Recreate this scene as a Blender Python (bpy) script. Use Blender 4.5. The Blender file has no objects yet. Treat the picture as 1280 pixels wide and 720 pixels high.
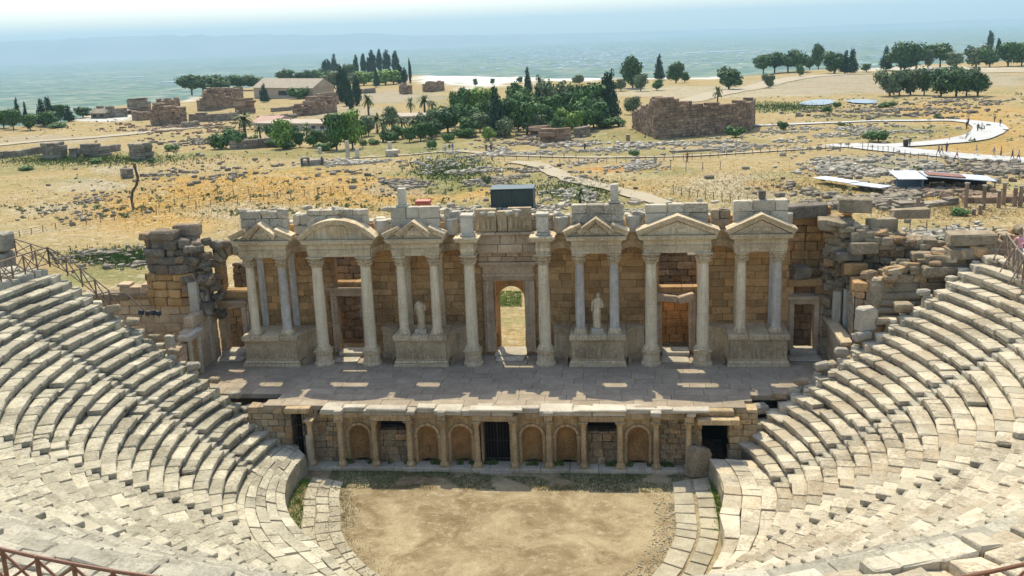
import bpy, math, random
from mathutils import Vector, Matrix, noise
random.seed(11)
rnd = random.random
def U(a, b): return a + (b - a) * random.random()
PI = math.pi
rad = math.radians
scene = bpy.context.scene
COL = scene.collection

# ------------------------------------------------------------------ camera
CAM = Vector((7.34, -53.36, 24.24)); FPX = 1265.6
def basis(yaw, pitch, roll):
    cy, sy, cp, sp, cr, sr = math.cos(yaw), math.sin(yaw), math.cos(pitch), math.sin(pitch), math.cos(roll), math.sin(roll)
    f = Vector((sy * cp, cy * cp, -sp)); r = Vector((cy, -sy, 0)); u = r.cross(f)
    return r * cr + u * sr, u * cr - r * sr, f
CR, CU, CF = basis(rad(-6.56), rad(14.24), rad(-2.11))
cd = bpy.data.cameras.new('camera'); cam = bpy.data.objects.new('camera', cd); COL.objects.link(cam)
M = Matrix((CR, CU, -CF)).transposed().to_4x4(); M.translation = CAM; cam.matrix_world = M
cd.sensor_width = 36; cd.lens = FPX / 1280 * 36; cd.clip_start = 0.1; cd.clip_end = 90000
scene.camera = cam
# ------------------------------------------------------------------ light
SUN_EL, SUN_AZ = rad(57), rad(-14.6)      # azimuth from +y towards +x
w = bpy.data.worlds.new('World'); scene.world = w; w.use_nodes = True
nt = w.node_tree; bg = nt.nodes['Background']
sky = nt.nodes.new('ShaderNodeTexSky'); sky.sky_type = 'NISHITA'; sky.sun_disc = False
sky.sun_elevation = SUN_EL; sky.sun_rotation = SUN_AZ; sky.altitude = 300
sky.air_density = 1.0; sky.dust_density = 1.8; sky.ozone_density = 0.6
nt.links.new(sky.outputs[0], bg.inputs[0]); bg.inputs[1].default_value = 0.15
sd = bpy.data.lights.new('sun', 'SUN'); sun = bpy.data.objects.new('sun', sd); COL.objects.link(sun)
sd.energy = 2.75; sd.angle = rad(0.53); sd.color = (1.0, 0.935, 0.76)
sdir = Vector((math.sin(SUN_AZ) * math.cos(SUN_EL), math.cos(SUN_AZ) * math.cos(SUN_EL), math.sin(SUN_EL)))
sun.rotation_euler = sdir.to_track_quat('Z', 'Y').to_euler(); sun.location = (0, 30, 60)
scene.view_settings.view_transform = 'Standard'; scene.view_settings.look = 'None'
scene.view_settings.exposure = 0.92; scene.view_settings.gamma = 1

# ------------------------------------------------------------------ node helpers
def newmat(name):
    m = bpy.data.materials.new(name); m.use_nodes = True
    n = m.node_tree.nodes; b = n['Principled BSDF']
    return m, m.node_tree, b
class NT:
    def __init__(s, t): s.t = t
    def n(s, typ, **k):
        o = s.t.nodes.new(typ)
        for a, v in k.items(): setattr(o, a, v)
        return o
    def l(s, a, b): s.t.links.new(a, b)
    def noise(s, vec, scale, detail=6, rough=.6, dist=0):
        o = s.n('ShaderNodeTexNoise'); o.inputs['Scale'].default_value = scale; o.inputs['Detail'].default_value = detail
        o.inputs['Roughness'].default_value = rough; o.inputs['Distortion'].default_value = dist
        if vec: s.l(vec, o.inputs['Vector'])
        return o.outputs['Fac']
    def ramp(s, fac, a, b, ca=(0, 0, 0, 1), cb=(1, 1, 1, 1)):
        o = s.n('ShaderNodeValToRGB'); e = o.color_ramp.elements
        if a > b: a, b, ca, cb = b, a, cb, ca
        e[0].position = a; e[1].position = b; e[0].color = ca; e[1].color = cb
        s.l(fac, o.inputs[0]); return o.outputs[0]
    def mix(s, fac, a, b, mode='MIX'):
        o = s.n('ShaderNodeMix', data_type='RGBA', blend_type=mode)
        for i, v in ((0, fac), (6, a), (7, b)):
            if isinstance(v, (int, float)): o.inputs[i].default_value = v
            elif isinstance(v, tuple): o.inputs[i].default_value = v if len(v) == 4 else (*v, 1)
            else: s.l(v, o.inputs[i])
        return o.outputs[2]
    def math(s, op, a, b=0.0):
        o = s.n('ShaderNodeMath', operation=op)
        for i, v in ((0, a), (1, b)):
            if isinstance(v, (int, float)): o.inputs[i].default_value = v
            else: s.l(v, o.inputs[i])
        return o.outputs[0]
    def bump(s, h, strength, dist, nrm=None):
        o = s.n('ShaderNodeBump'); o.inputs['Strength'].default_value = strength; o.inputs['Distance'].default_value = dist
        s.l(h, o.inputs['Height'])
        if nrm: s.l(nrm, o.inputs['Normal'])
        return o.outputs[0]
def stone(name, c1, c2, stain=(.10, .09, .07), st=.5, island=.25, scale=1.0, bump=.5, vstreak=False, rough=.9, tint=None, ta=.3):
    m, t, b = newmat(name); k = NT(t)
    geo = k.n('ShaderNodeNewGeometry'); pos = geo.outputs['Position']; isl = geo.outputs['Random Per Island']
    mp = k.n('ShaderNodeMapping'); k.l(pos, mp.inputs[0])
    off = k.n('ShaderNodeCombineXYZ'); k.l(isl, off.inputs[0]); k.l(isl, off.inputs[1])
    sc = k.n('ShaderNodeVectorMath', operation='SCALE'); k.l(off.outputs[0], sc.inputs[0]); sc.inputs[3].default_value = 37.0
    k.l(sc.outputs[0], mp.inputs['Location']); v = mp.outputs[0]
    n1 = k.noise(v, 1.3 * scale, 8, .65); n2 = k.noise(v, 7 * scale, 6, .7); n3 = k.noise(pos, .35, 4, .6)
    col = k.mix(k.ramp(n1, .3, .7), c1, c2)
    if tint: col = k.mix(k.math('MULTIPLY', k.ramp(k.math('FRACT', k.math('MULTIPLY', isl, 7.31)), .55, .95), ta), col, tint)
    # per block value shift
    vv = k.math('ADD', k.math('MULTIPLY', isl, island * 2), 1 - island)
    col = k.mix(1.0, col, k.n('ShaderNodeCombineColor').outputs[0], 'MULTIPLY') if False else col
    cc = k.n('ShaderNodeCombineColor'); [k.l(vv, cc.inputs[i]) for i in range(3)]
    col = k.mix(1.0, col, cc.outputs[0], 'MULTIPLY')
    # lichen / dirt stains with a shape of their own
    sm = k.math('MULTIPLY', k.ramp(k.math('ADD', k.math('MULTIPLY', n2, .6), k.math('MULTIPLY', n3, .5)), .52, .66), st)
    col = k.mix(sm, col, stain)
    fine = k.ramp(k.noise(v, 34 * scale, 4, .7), .25, .8, (.66, .66, .66, 1), (1.18, 1.18, 1.18, 1))
    col = k.mix(1.0, col, fine, 'MULTIPLY')
    if vstreak:
        m2 = k.n('ShaderNodeMapping'); k.l(pos, m2.inputs[0]); m2.inputs['Scale'].default_value = (3, 3, .22)
        s2 = k.ramp(k.noise(m2.outputs[0], 2.2, 5, .6), .5, .72)
        col = k.mix(k.math('MULTIPLY', s2, .55), col, stain)
    k.l(col, b.inputs['Base Color']); b.inputs['Roughness'].default_value = rough
    b.inputs['Specular IOR Level'].default_value = .15
    h = k.math('ADD', k.math('MULTIPLY', n1, .6), k.math('ADD', k.math('MULTIPLY', n2, .35), k.math('MULTIPLY', k.noise(v, 28 * scale, 3, .6), .12)))
    k.l(k.bump(h, bump, .12), b.inputs['Normal'])
    return m
def plain(name, c, rough=.8, metal=0, var=.15, scale=6):
    m, t, b = newmat(name); k = NT(t)
    geo = k.n('ShaderNodeNewGeometry')
    f = k.ramp(k.noise(geo.outputs['Position'], scale, 5, .6), .3, .7)
    d = tuple(x * (1 - var * 2) for x in c)
    k.l(k.mix(f, d, c), b.inputs['Base Color']); b.inputs['Roughness'].default_value = rough; b.inputs['Metallic'].default_value = metal
    return m
def leafmat(name, c1, c2):
    m, t, b = newmat(name); k = NT(t)
    geo = k.n('ShaderNodeNewGeometry'); oi = k.n('ShaderNodeObjectInfo')
    f = k.math('FRACT', k.math('ADD', geo.outputs['Random Per Island'], 0))
    col = k.mix(f, c1, c2)
    cl = k.ramp(k.noise(geo.outputs['Position'], .5, 3, .6), .35, .65, (.75, .78, .7, 1), (1.2, 1.18, 1.05, 1))
    col = k.mix(1.0, col, cl, 'MULTIPLY')
    k.l(col, b.inputs['Base Color']); b.inputs['Roughness'].default_value = .7; b.inputs['Specular IOR Level'].default_value = .2
    return m
MT = {}
MT['seat_l'] = stone('seat_stone_grey', (.43, .385, .265), (.66, .59, .425), (.15, .13, .085), .65, .24, 1.0, .8)
MT['seat_r'] = stone('seat_stone_warm', (.48, .415, .28), (.71, .62, .45), (.22, .17, .105), .65, .22, 1.0, .8, tint=(.60, .43, .24), ta=.45)
MT['seat_b'] = stone('seat_stone_worn', (.42, .38, .275), (.61, .55, .41), (.20, .175, .12), .65, .22, 1.2, .9)
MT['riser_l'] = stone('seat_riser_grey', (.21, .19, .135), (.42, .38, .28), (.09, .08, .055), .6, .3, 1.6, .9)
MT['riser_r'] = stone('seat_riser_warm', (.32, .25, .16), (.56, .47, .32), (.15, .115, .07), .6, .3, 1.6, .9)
MT['core'] = stone('rubble_core', (.17, .145, .10), (.26, .22, .16), (.07, .06, .045), .6, .2, 2, .8)
MT['marble'] = stone('facade_marble', (.66, .50, .29), (.86, .70, .45), (.25, .165, .085), .6, .16, 1.4, .8, True, .7)
MT['column'] = stone('column_marble', (.76, .60, .37), (.90, .76, .51), (.38, .27, .15), .5, .08, 1.6, .5, True, .6)
MT['bluecol'] = stone('blue_marble', (.46, .42, .35), (.74, .66, .53), (.30, .24, .17), .5, .08, 1.6, .4, True, .55)
MT['carved'] = stone('carved_marble', (.54, .39, .21), (.78, .61, .38), (.15, .10, .05), .7, .15, 3.2, 1.0)
MT['top'] = stone('bleached_block', (.52, .45, .33), (.70, .63, .48), (.28, .23, .16), .55, .15, 1.2, .7)
MT['ochre'] = stone('ochre_masonry', (.40, .225, .085), (.62, .40, .18), (.13, .08, .04), .65, .28, 1.4, .8, tint=(.62, .33, .12), ta=.5)
MT['pink'] = stone('pink_stone', (.52, .37, .22), (.72, .55, .36), (.24, .16, .09), .55, .18, 1.4, .7)
MT['rubble'] = stone('weathered_rubble', (.31, .24, .145), (.54, .43, .275), (.09, .07, .045), .65, .3, 1.2, .9, tint=(.56, .31, .12), ta=.75)
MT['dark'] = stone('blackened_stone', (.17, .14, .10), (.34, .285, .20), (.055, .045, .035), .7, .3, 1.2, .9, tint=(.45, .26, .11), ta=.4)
MT['pros'] = stone('proscenium_stone', (.52, .365, .18), (.74, .56, .32), (.17, .12, .065), .6, .2, 1.6, .7, True)
MT['pave'] = stone('stage_slab_stone', (.32, .25, .165), (.46, .375, .265), (.22, .17, .115), .5, .10, 1.0, .3)
MT['slab'] = stone('orchestra_slab_stone', (.40, .345, .225), (.55, .485, .34), (.25, .205, .13), .6, .16, 1.5, .6)
MT['ruin'] = stone('brown_ruin_stone', (.25, .165, .10), (.44, .305, .195), (.10, .07, .045), .7, .35, .8, .9)
MT['ruin2'] = stone('grey_ruin_stone', (.24, .195, .135), (.42, .35, .25), (.11, .09, .06), .65, .3, .8, .9)
MT['scree'] = stone('scattered_stone', (.33, .29, .215), (.56, .50, .385), (.17, .14, .10), .5, .35, .8, .6)
MT['scree_d'] = stone('dark_scattered_stone', (.20, .17, .12), (.36, .30, .215), (.10, .085, .06), .5, .35, .8, .6)
MT['wood'] = plain('weathered_wood', (.27, .185, .115), .8, 0, .25, 20)
MT['wood_red'] = plain('red_brown_wood', (.26, .105, .042), .6, 0, .2, 20)
MT['iron'] = plain('black_iron', (.03, .03, .032), .45, .3, .1)
MT['void'] = plain('opening_shade', (.022, .018, .014), 1, 0, .2)  # near-black colour stands in for the shade deep inside openings
MT['tar'] = plain('dark_green_sheeting', (.022, .055, .055), .45, 0, .2, 1.5)
MT['orange'] = plain('orange_red_paint', (.55, .13, .06), .6, 0, .15)
MT['steel'] = plain('galvanised_sheet', (.50, .53, .55), .5, .2, .12, 2)
MT['rust'] = plain('rusty_sheet', (.28, .11, .06), .8, 0, .25, 1)
MT['bluegrey'] = plain('blue_grey_sheet', (.13, .18, .22), .6, 0, .1, 1)
MT['plaster'] = plain('pale_plaster', (.44, .34, .23), .9, 0, .1, .6)
MT['white'] = plain('white_render', (.60, .57, .52), .8, 0, .06, .8)
MT['rooftile'] = plain('pinkish_roof', (.50, .30, .22), .85, 0, .12, 1)
MT['canvas'] = plain('beige_canvas_roof', (.40, .32, .22), .85, 0, .1, .4)
MT['glass'] = plain('dark_window', (.03, .035, .04), .2)
MT['bark'] = plain('bark', (.12, .085, .055), .9, 0, .3, 5)
MT['pine'] = leafmat('pine_leaf', (.04, .085, .03), (.09, .16, .05))
MT['cyp'] = leafmat('cypress_leaf', (.018, .045, .025), (.045, .09, .045))
MT['broad'] = leafmat('broad_leaf', (.045, .10, .028), (.12, .215, .055))
MT['lime'] = leafmat('lime_leaf', (.12, .21, .03), (.25, .36, .08))
MT['olive'] = leafmat('olive_leaf', (.09, .12, .06), (.20, .24, .12))
MT['palm'] = leafmat('palm_leaf', (.10, .12, .04), (.22, .24, .10))
MT['grass'] = leafmat('green_grass', (.055, .10, .022), (.15, .20, .055))
MT['drygrass'] = leafmat('dry_grass', (.30, .20, .075), (.46, .35, .16))
SHIRT = {}
for nme, c in dict(white=(.75, .74, .70), black=(.02, .02, .025), pink=(.72, .36, .38), blue=(.05, .12, .35), red=(.45, .03, .03), navy=(.02, .03, .08),
                   tan=(.45, .33, .2), grey=(.25, .25, .26), orange=(.7, .25, .05), green=(.05, .2, .08), skin=(.50, .28, .18), hair=(.03, .02, .015)).items():
    SHIRT[nme] = plain('cloth_' + nme if nme not in ('skin', 'hair') else nme, c, .8, 0, .05)

# ------------------------------------------------------------------ mesh helpers
def _topo():
    cs = [(i, j, k) for i in (0, 1) for j in (0, 1) for k in (0, 1)]
    idx = {c: n for n, c in enumerate(cs)}
    P = []
    for c in cs:
        for a in range(3):
            p = [float(x) for x in c]
            for b in range(3):
                if b != a: p[b] += .1 if c[b] == 0 else -.1
            P.append(Vector(p))
    F = []
    for a in range(3):
        b, c_ = [q for q in range(3) if q != a]
        for s in (0, 1):
            q = []
            for (u, v) in ((0, 0), (1, 0), (1, 1), (0, 1)):
                co = [0, 0, 0]; co[a] = s; co[b] = u; co[c_] = v
                q.append(idx[tuple(co)] * 3 + a)
            F.append(q)
    for a in range(3):
        b, c_ = [q for q in range(3) if q != a]
        for u in (0, 1):
            for v in (0, 1):
                c0 = [0, 0, 0]; c0[b] = u; c0[c_] = v; c1 = list(c0); c1[a] = 1
                i0, i1 = idx[tuple(c0)], idx[tuple(c1)]
                F.append([i0 * 3 + b, i1 * 3 + b, i1 * 3 + c_, i0 * 3 + c_])
    for i in range(8): F.append([i * 3, i * 3 + 1, i * 3 + 2])
    out = []
    for q in F:
        pts = [P[i] for i in q]; n = (pts[1] - pts[0]).cross(pts[2] - pts[0]); c = sum(pts, Vector()) / len(pts) - Vector((.5, .5, .5))
        out.append(tuple(q if n.dot(c) > 0 else q[::-1]))
    return cs, out
CS, CFACES = _topo()
class MB:
    def __init__(s): s.v = []; s.f = []; s.sm = []
    def add(s, vs, fs, smooth=False):
        o = len(s.v); s.v += [tuple(v) for v in vs]; s.f += [tuple(i + o for i in f) for f in fs]; s.sm += [smooth] * len(fs)
    def hexa(s, c8, ch=.03, j=0.0):
        # c8: list of 8 corners in CS order
        c8 = [Vector(c) + Vector((U(-j, j), U(-j, j), U(-j, j))) for c in c8] if j else [Vector(c) for c in c8]
        vs = []
        for n, c in enumerate(CS):
            base = c8[n]; nb = []
            for b in range(3):
                o = list(c); o[b] = 1 - o[b]; d = c8[o[0] * 4 + o[1] * 2 + o[2]] - base; L = d.length or 1
                cc = min(ch * U(.4, 1.6), L * .35); nb.append(d * (cc / L))
            for a in range(3):
                p = base.copy()
                for b in range(3):
                    if b != a: p += nb[b]
                vs.append(p)
        s.add(vs, CFACES)
    def block(s, x0, x1, y0, y1, z0, z1, ch=.03, j=0.0, M=None):
        c8 = [Vector(((x0, x1)[c[0]], (y0, y1)[c[1]], (z0, z1)[c[2]])) for c in CS]
        if M is not None: c8 = [M @ c for c in c8]
        s.hexa(c8, ch, j)
    def box(s, x0, x1, y0, y1, z0, z1, M=None):
        c8 = [Vector(((x0, x1)[c[0]], (y0, y1)[c[1]], (z0, z1)[c[2]])) for c in CS]
        if M is not None: c8 = [M @ c for c in c8]
        s.add(c8, [(0, 1, 3, 2), (4, 6, 7, 5), (0, 4, 5, 1), (2, 3, 7, 6), (0, 2, 6, 4), (1, 5, 7, 3)])
    def bar(s, a, b, r, n=6, r2=None):
        a, b = Vector(a), Vector(b); d = (b - a).normalized(); r2 = r if r2 is None else r2
        x = d.orthogonal().normalized(); y = d.cross(x)
        vs = []
        for p, q in ((a, r), (b, r2)):
            for i in range(n):
                t = 2 * PI * i / n; vs.append(p + x * (q * math.cos(t)) + y * (q * math.sin(t)))
        fs = [(i, (i + 1) % n, n + (i + 1) % n, n + i) for i in range(n)] + [tuple(range(n))[::-1], tuple(range(n, 2 * n))]
        s.add(vs, fs)
    def lathe(s, prof, c=(0, 0, 0), n=16, jit=0.0, flute=0, smooth=True):
        vs = []
        for (r, z) in prof:
            for i in range(n):
                t = 2 * PI * i / n; rr = r * (1 + U(-jit, jit))
                vs.append((c[0] + rr * math.cos(t), c[1] + rr * math.sin(t), c[2] + z))
        fs = []
        for k in range(len(prof) - 1):
            for i in range(n): fs.append((k * n + i, k * n + (i + 1) % n, (k + 1) * n + (i + 1) % n, (k + 1) * n + i))
        o = len(s.v)
        s.add(vs, fs, smooth); s.add([vs[i] for i in range(n)], [tuple(range(n))[::-1]]); s.add(vs[-n:], [tuple(range(n))])
    def prism(s, poly, y0, y1, axis='y', M=None):
        # polygon of (a,z) pairs extruded along y
        n = len(poly)
        f = lambda a, z, y: Vector((a, y, z)) if axis == 'y' else (Vector((y, a, z)) if axis == 'x' else Vector((a, z, y)))
        vs = [f(a, z, y0) for a, z in poly] + [f(a, z, y1) for a, z in poly]
        if M is not None: vs = [M @ q for q in vs]
        fs = [tuple(range(n)), tuple(range(n, 2 * n))[::-1]] + [(i, n + i, n + (i + 1) % n, (i + 1) % n) for i in range(n)]
        s.add(vs, fs)
    def rock(s, c, sx, sy, sz, rz=None, tilt=.15):
        M = Matrix.Translation(c) @ Matrix.Rotation(U(0, PI) if rz is None else rz, 4, 'Z') @ Matrix.Rotation(U(-tilt, tilt), 4, 'X') @ Matrix.Rotation(U(-tilt, tilt), 4, 'Y')
        m = min(sx, sy, sz)
        s.block(-sx / 2, sx / 2, -sy / 2, sy / 2, -sz / 2, sz / 2, m * .2, m * .16, M)
    def sweep(s, path, prof, closed=False):
        # path: list of (x,y) ; prof: list of (out, z) closed section, 'out' to the left-hand normal
        n = len(path); m = len(prof); vs = []
        for i, p in enumerate(path):
            a = Vector(path[max(i - 1, 0)]); b = Vector(path[min(i + 1, n - 1)]); d = (b - a).normalized(); nx, ny = -d.y, d.x
            for (o, z) in prof: vs.append((p[0] + nx * o, p[1] + ny * o, z))
        fs = []
        for i in range(n - 1):
            for j in range(m): fs.append((i * m + j, (i + 1) * m + j, (i + 1) * m + (j + 1) % m, i * m + (j + 1) % m))
        fs += [tuple(range(m))[::-1], tuple((n - 1) * m + q for q in range(m))]
        s.add(vs, fs)
    def build(s, name, mat, parent=None, label=None, smooth=None):
        me = bpy.data.meshes.new(name); me.from_pydata(s.v, [], s.f); me.materials.append(MT[mat] if isinstance(mat, str) else mat)
        me.polygons.foreach_set('use_smooth', s.sm if smooth is None else [smooth] * len(s.f)); me.update()
        o = bpy.data.objects.new(name, me); COL.objects.link(o)
        if parent: o.parent = parent; o.matrix_parent_inverse = Matrix.Translation(parent.location).inverted() if parent.type == 'EMPTY' and not parent.parent else Matrix()
        if label: o['label'] = label
        return o
def thing(name, label, cat, loc=(0, 0, 0), group=None):
    o = bpy.data.objects.new(name, None); COL.objects.link(o); o.location = loc; o.empty_display_size = .5
    o['label'] = label; o['category'] = cat
    if group: o['group'] = group
    return o
def tag(o, label, cat, group=None):
    o['label'] = label; o['category'] = cat
    if group: o['group'] = group
    return o
def kind(o, k='structure'): o['kind'] = k; return o
ORD = ['first', 'second', 'third', 'fourth', 'fifth', 'sixth', 'seventh', 'eighth', 'ninth', 'tenth', 'eleventh', 'twelfth', 'thirteenth', 'fourteenth', 'fifteenth',
       'sixteenth', 'seventeenth', 'eighteenth', 'nineteenth', 'twentieth']
def interp(t, tab):
    if t <= tab[0][0]: return tab[0][1]
    for (a, va), (b, vb) in zip(tab, tab[1:]):
        if t <= b: return va + (vb - va) * (t - a) / (b - a)
    return tab[-1][1]
def sstep(t): t = max(0, min(1, t)); return t * t * (3 - 2 * t)

# ------------------------------------------------------------------ terrain
def ray(px, py): return CF + CR * ((px - 640) / FPX) - CU * ((py - 360) / FPX)
def at(px, py, z=None, Y=None):
    d = ray(px, py); t = (z - CAM.z) / d.z if z is not None else (Y - CAM.y) / d.y
    return CAM + d * t
def pxy(P):
    d = P - CAM; z = d.dot(CF)
    if z <= 1: return None
    return 640 + FPX * d.dot(CR) / z, 360 - FPX * d.dot(CU) / z
SLOPE = .012
def zflat(x, y):
    d = math.hypot(x, y + 5)
    return 3.2 - SLOPE * max(0, d - 30) + (noise.noise(Vector((x * .02, y * .02, 3))) * 1.0 + noise.noise(Vector((x * .07, y * .07, 9))) * .25) * sstep((d - 60) / 60)
def zplateau0(x, y): return 3.2 - SLOPE * max(0, math.hypot(x, y + 5) - 30)
def G0(px, py):
    z = 0
    for _ in range(30):
        P = at(px, py, z=z); z = zplateau0(P.x, P.y)
    return P
def G(px, py):
    z = 0
    for _ in range(25):
        P = at(px, py, z=z); z = .5 * z + .5 * zflat(P.x, P.y)
    P.z = zflat(P.x, P.y); return P
EDGE = []
for px, py in ((-400, 190), (-150, 172), (0, 160), (90, 152), (150, 132), (230, 126), (330, 106), (420, 102), (520, 94), (640, 97), (760, 99), (880, 97), (950, 93), (1040, 86), (1100, 84), (1200, 79), (1280, 74), (1500, 64), (1800, 55)):
    P = G0(px, py); EDGE.append((math.degrees(math.atan2(P.x - CAM.x, P.y - CAM.y)), math.hypot(P.x - CAM.x, P.y - CAM.y)))
ZPLAIN = -215.0
CX, CY = 0.0, -5.2           # centre of the cavea
R0, DR, H0, DH, NR = 13.0, .67, 1.67, .45, 22
RW, ZW = R0 + DR * NR, H0 + DH * NR - .05
def cpar(a):
    a = (a + 270) % 360 - 270       # -270..90
    t = sstep((-50 - a) / 80)
    return 2.75 - 2.09 * t, -5.33 + 2.12 * t, 12.07 + 1.85 * t, .69 - .04 * t
def cpt(a, r, z=0):
    cx, cy, r0, dr = cpar(a); q = r0 + (r - R0) * dr / DR
    return Vector((cx + q * math.cos(rad(a)), cy + q * math.sin(rad(a)), z))
def zterr(x, y):
    d = math.hypot(x - CX, y - CY)
    z = zflat(x, y)
    if d < 31.5 and y < 5.5: return -.7
    if abs(x) < 20 and y < 5: return -.7
    if d < 60 and y < 6: z = max(z, 3.2 + (ZW - 3.4) * sstep((6 - y) / 16) * (1 - sstep((d - 34) / 30)))
    az = math.degrees(math.atan2(x - CAM.x, y - CAM.y)); dc = math.hypot(x - CAM.x, y - CAM.y)
    e = interp(az, EDGE) if abs(az) < 80 else 500
    if dc > e: z -= (z - ZPLAIN) * sstep((dc - e) / 320)
    return z
GOLD = (.47, .285, .085); STRAW = (.40, .30, .145); PALE = (.43, .37, .25); GREEN = (.15, .18, .06); DIRT = (.38, .32, .23); ORG = (.48, .23, .06); GREY = (.30, .28, .22); WHITE = (.74, .73, .69)
SPOTS = [  # px, py, rx, ry, colour, strength
    (330, 245, 300, 32, GOLD, .8), (940, 238, 180, 20, GOLD, .5), (1240, 175, 80, 30, GOLD, .6), (1150, 262, 130, 20, GOLD, .6), (700, 262, 260, 12, GREEN, .45), (635, 372, 22, 8, GREEN, 1), (600, 222, 130, 12, GREEN, .5), (900, 250, 160, 8, GREEN, .35), (1050, 240, 120, 12, GREEN, .35), (760, 170, 120, 8, GREEN, .5), (380, 192, 160, 7, GREEN, .5), (560, 180, 120, 8, GREEN, .5), (1100, 165, 130, 8, GREEN, .5), (150, 345, 90, 12, GREEN, .6), (60, 212, 120, 8, GREEN, .4),
    (430, 232, 120, 16, GOLD, .9), (200, 250, 190, 35, GOLD, .75), (90, 235, 120, 20, STRAW, .8), (330, 265, 110, 14, PALE, .6), (40, 280, 60, 30, STRAW, .8), (170, 322, 90, 14, GREEN, .8), (60, 330, 60, 12, STRAW, .6),
    (100, 195, 140, 8, GREEN, .75), (60, 200, 60, 6, GREEN, .6), (150, 180, 200, 14, STRAW, .6), (500, 235, 60, 10, GREY, .5), (570, 205, 60, 22, GREEN, .55), (560, 230, 40, 12, GREEN, .6), (640, 212, 50, 8, STRAW, .8), (650, 180, 90, 12, STRAW, .5),
    (720, 245, 60, 14, GREEN, .5), (780, 212, 70, 5, ORG, .85), (840, 214, 40, 8, GREEN, .4), (760, 190, 120, 6, GREEN, .4), (930, 235, 110, 18, PALE, .7), (860, 245, 60, 12, STRAW, .6), (1000, 230, 60, 10, GOLD, .5), (1040, 212, 70, 5, ORG, .45),
    (1100, 205, 90, 14, GREY, .7), (1180, 265, 120, 14, STRAW, .9), (1160, 308, 50, 12, GREEN, 1.0), (1250, 185, 60, 8, GOLD, .5), (1200, 140, 90, 12, GOLD, .7), (1080, 147, 60, 6, GREEN, .35), (980, 134, 70, 7, GREEN, .65), (1010, 165, 80, 7, STRAW, .6),
    (900, 115, 190, 9, PALE, .9), (1060, 105, 120, 14, DIRT, .9), (1230, 100, 70, 10, DIRT, .8), (590, 100, 80, 9, WHITE, 1.0), (700, 98, 90, 3.5, WHITE, .9), (55, 262, 45, 10, PALE, .8), (110, 232, 45, 8, PALE, .8), (150, 214, 30, 5, PALE, .7), (20, 292, 30, 10, PALE, .6), (800, 97, 120, 2.5, WHITE, .9), (560, 97, 40, 6, WHITE, 1), (130, 148, 40, 5, WHITE, .8), (225, 122, 24, 4, WHITE, .8),
    (1160, 86, 120, 3, WHITE, .5), (500, 122, 60, 10, DIRT, .9), (430, 140, 60, 10, DIRT, .7), (560, 128, 60, 9, GREEN, .2), (440, 170, 70, 5, GREEN, .5), (60, 175, 90, 6, DIRT, .7), (230, 175, 60, 8, STRAW, .6), (680, 172, 60, 5, STRAW, .5), (860, 178, 120, 5, GREEN, .3), (1270, 240, 40, 30, STRAW, .6), (640, 300, 80, 40, STRAW, .5)]
def terr_col(P):
    q = pxy(P); d = math.hypot(P.x, P.y)
    c = Vector(STRAW)
    if q:
        for (cx, cy, rx, ry, col, s) in SPOTS:
            t = math.hypot((q[0] - cx) / rx, (q[1] - cy) / ry)
            t += noise.noise(P * .05) * .5 + noise.noise(P * .2) * .25
            if t < 1.15: c = c.lerp(Vector(col), s * sstep((1.15 - t) / .5))
    return c
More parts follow.
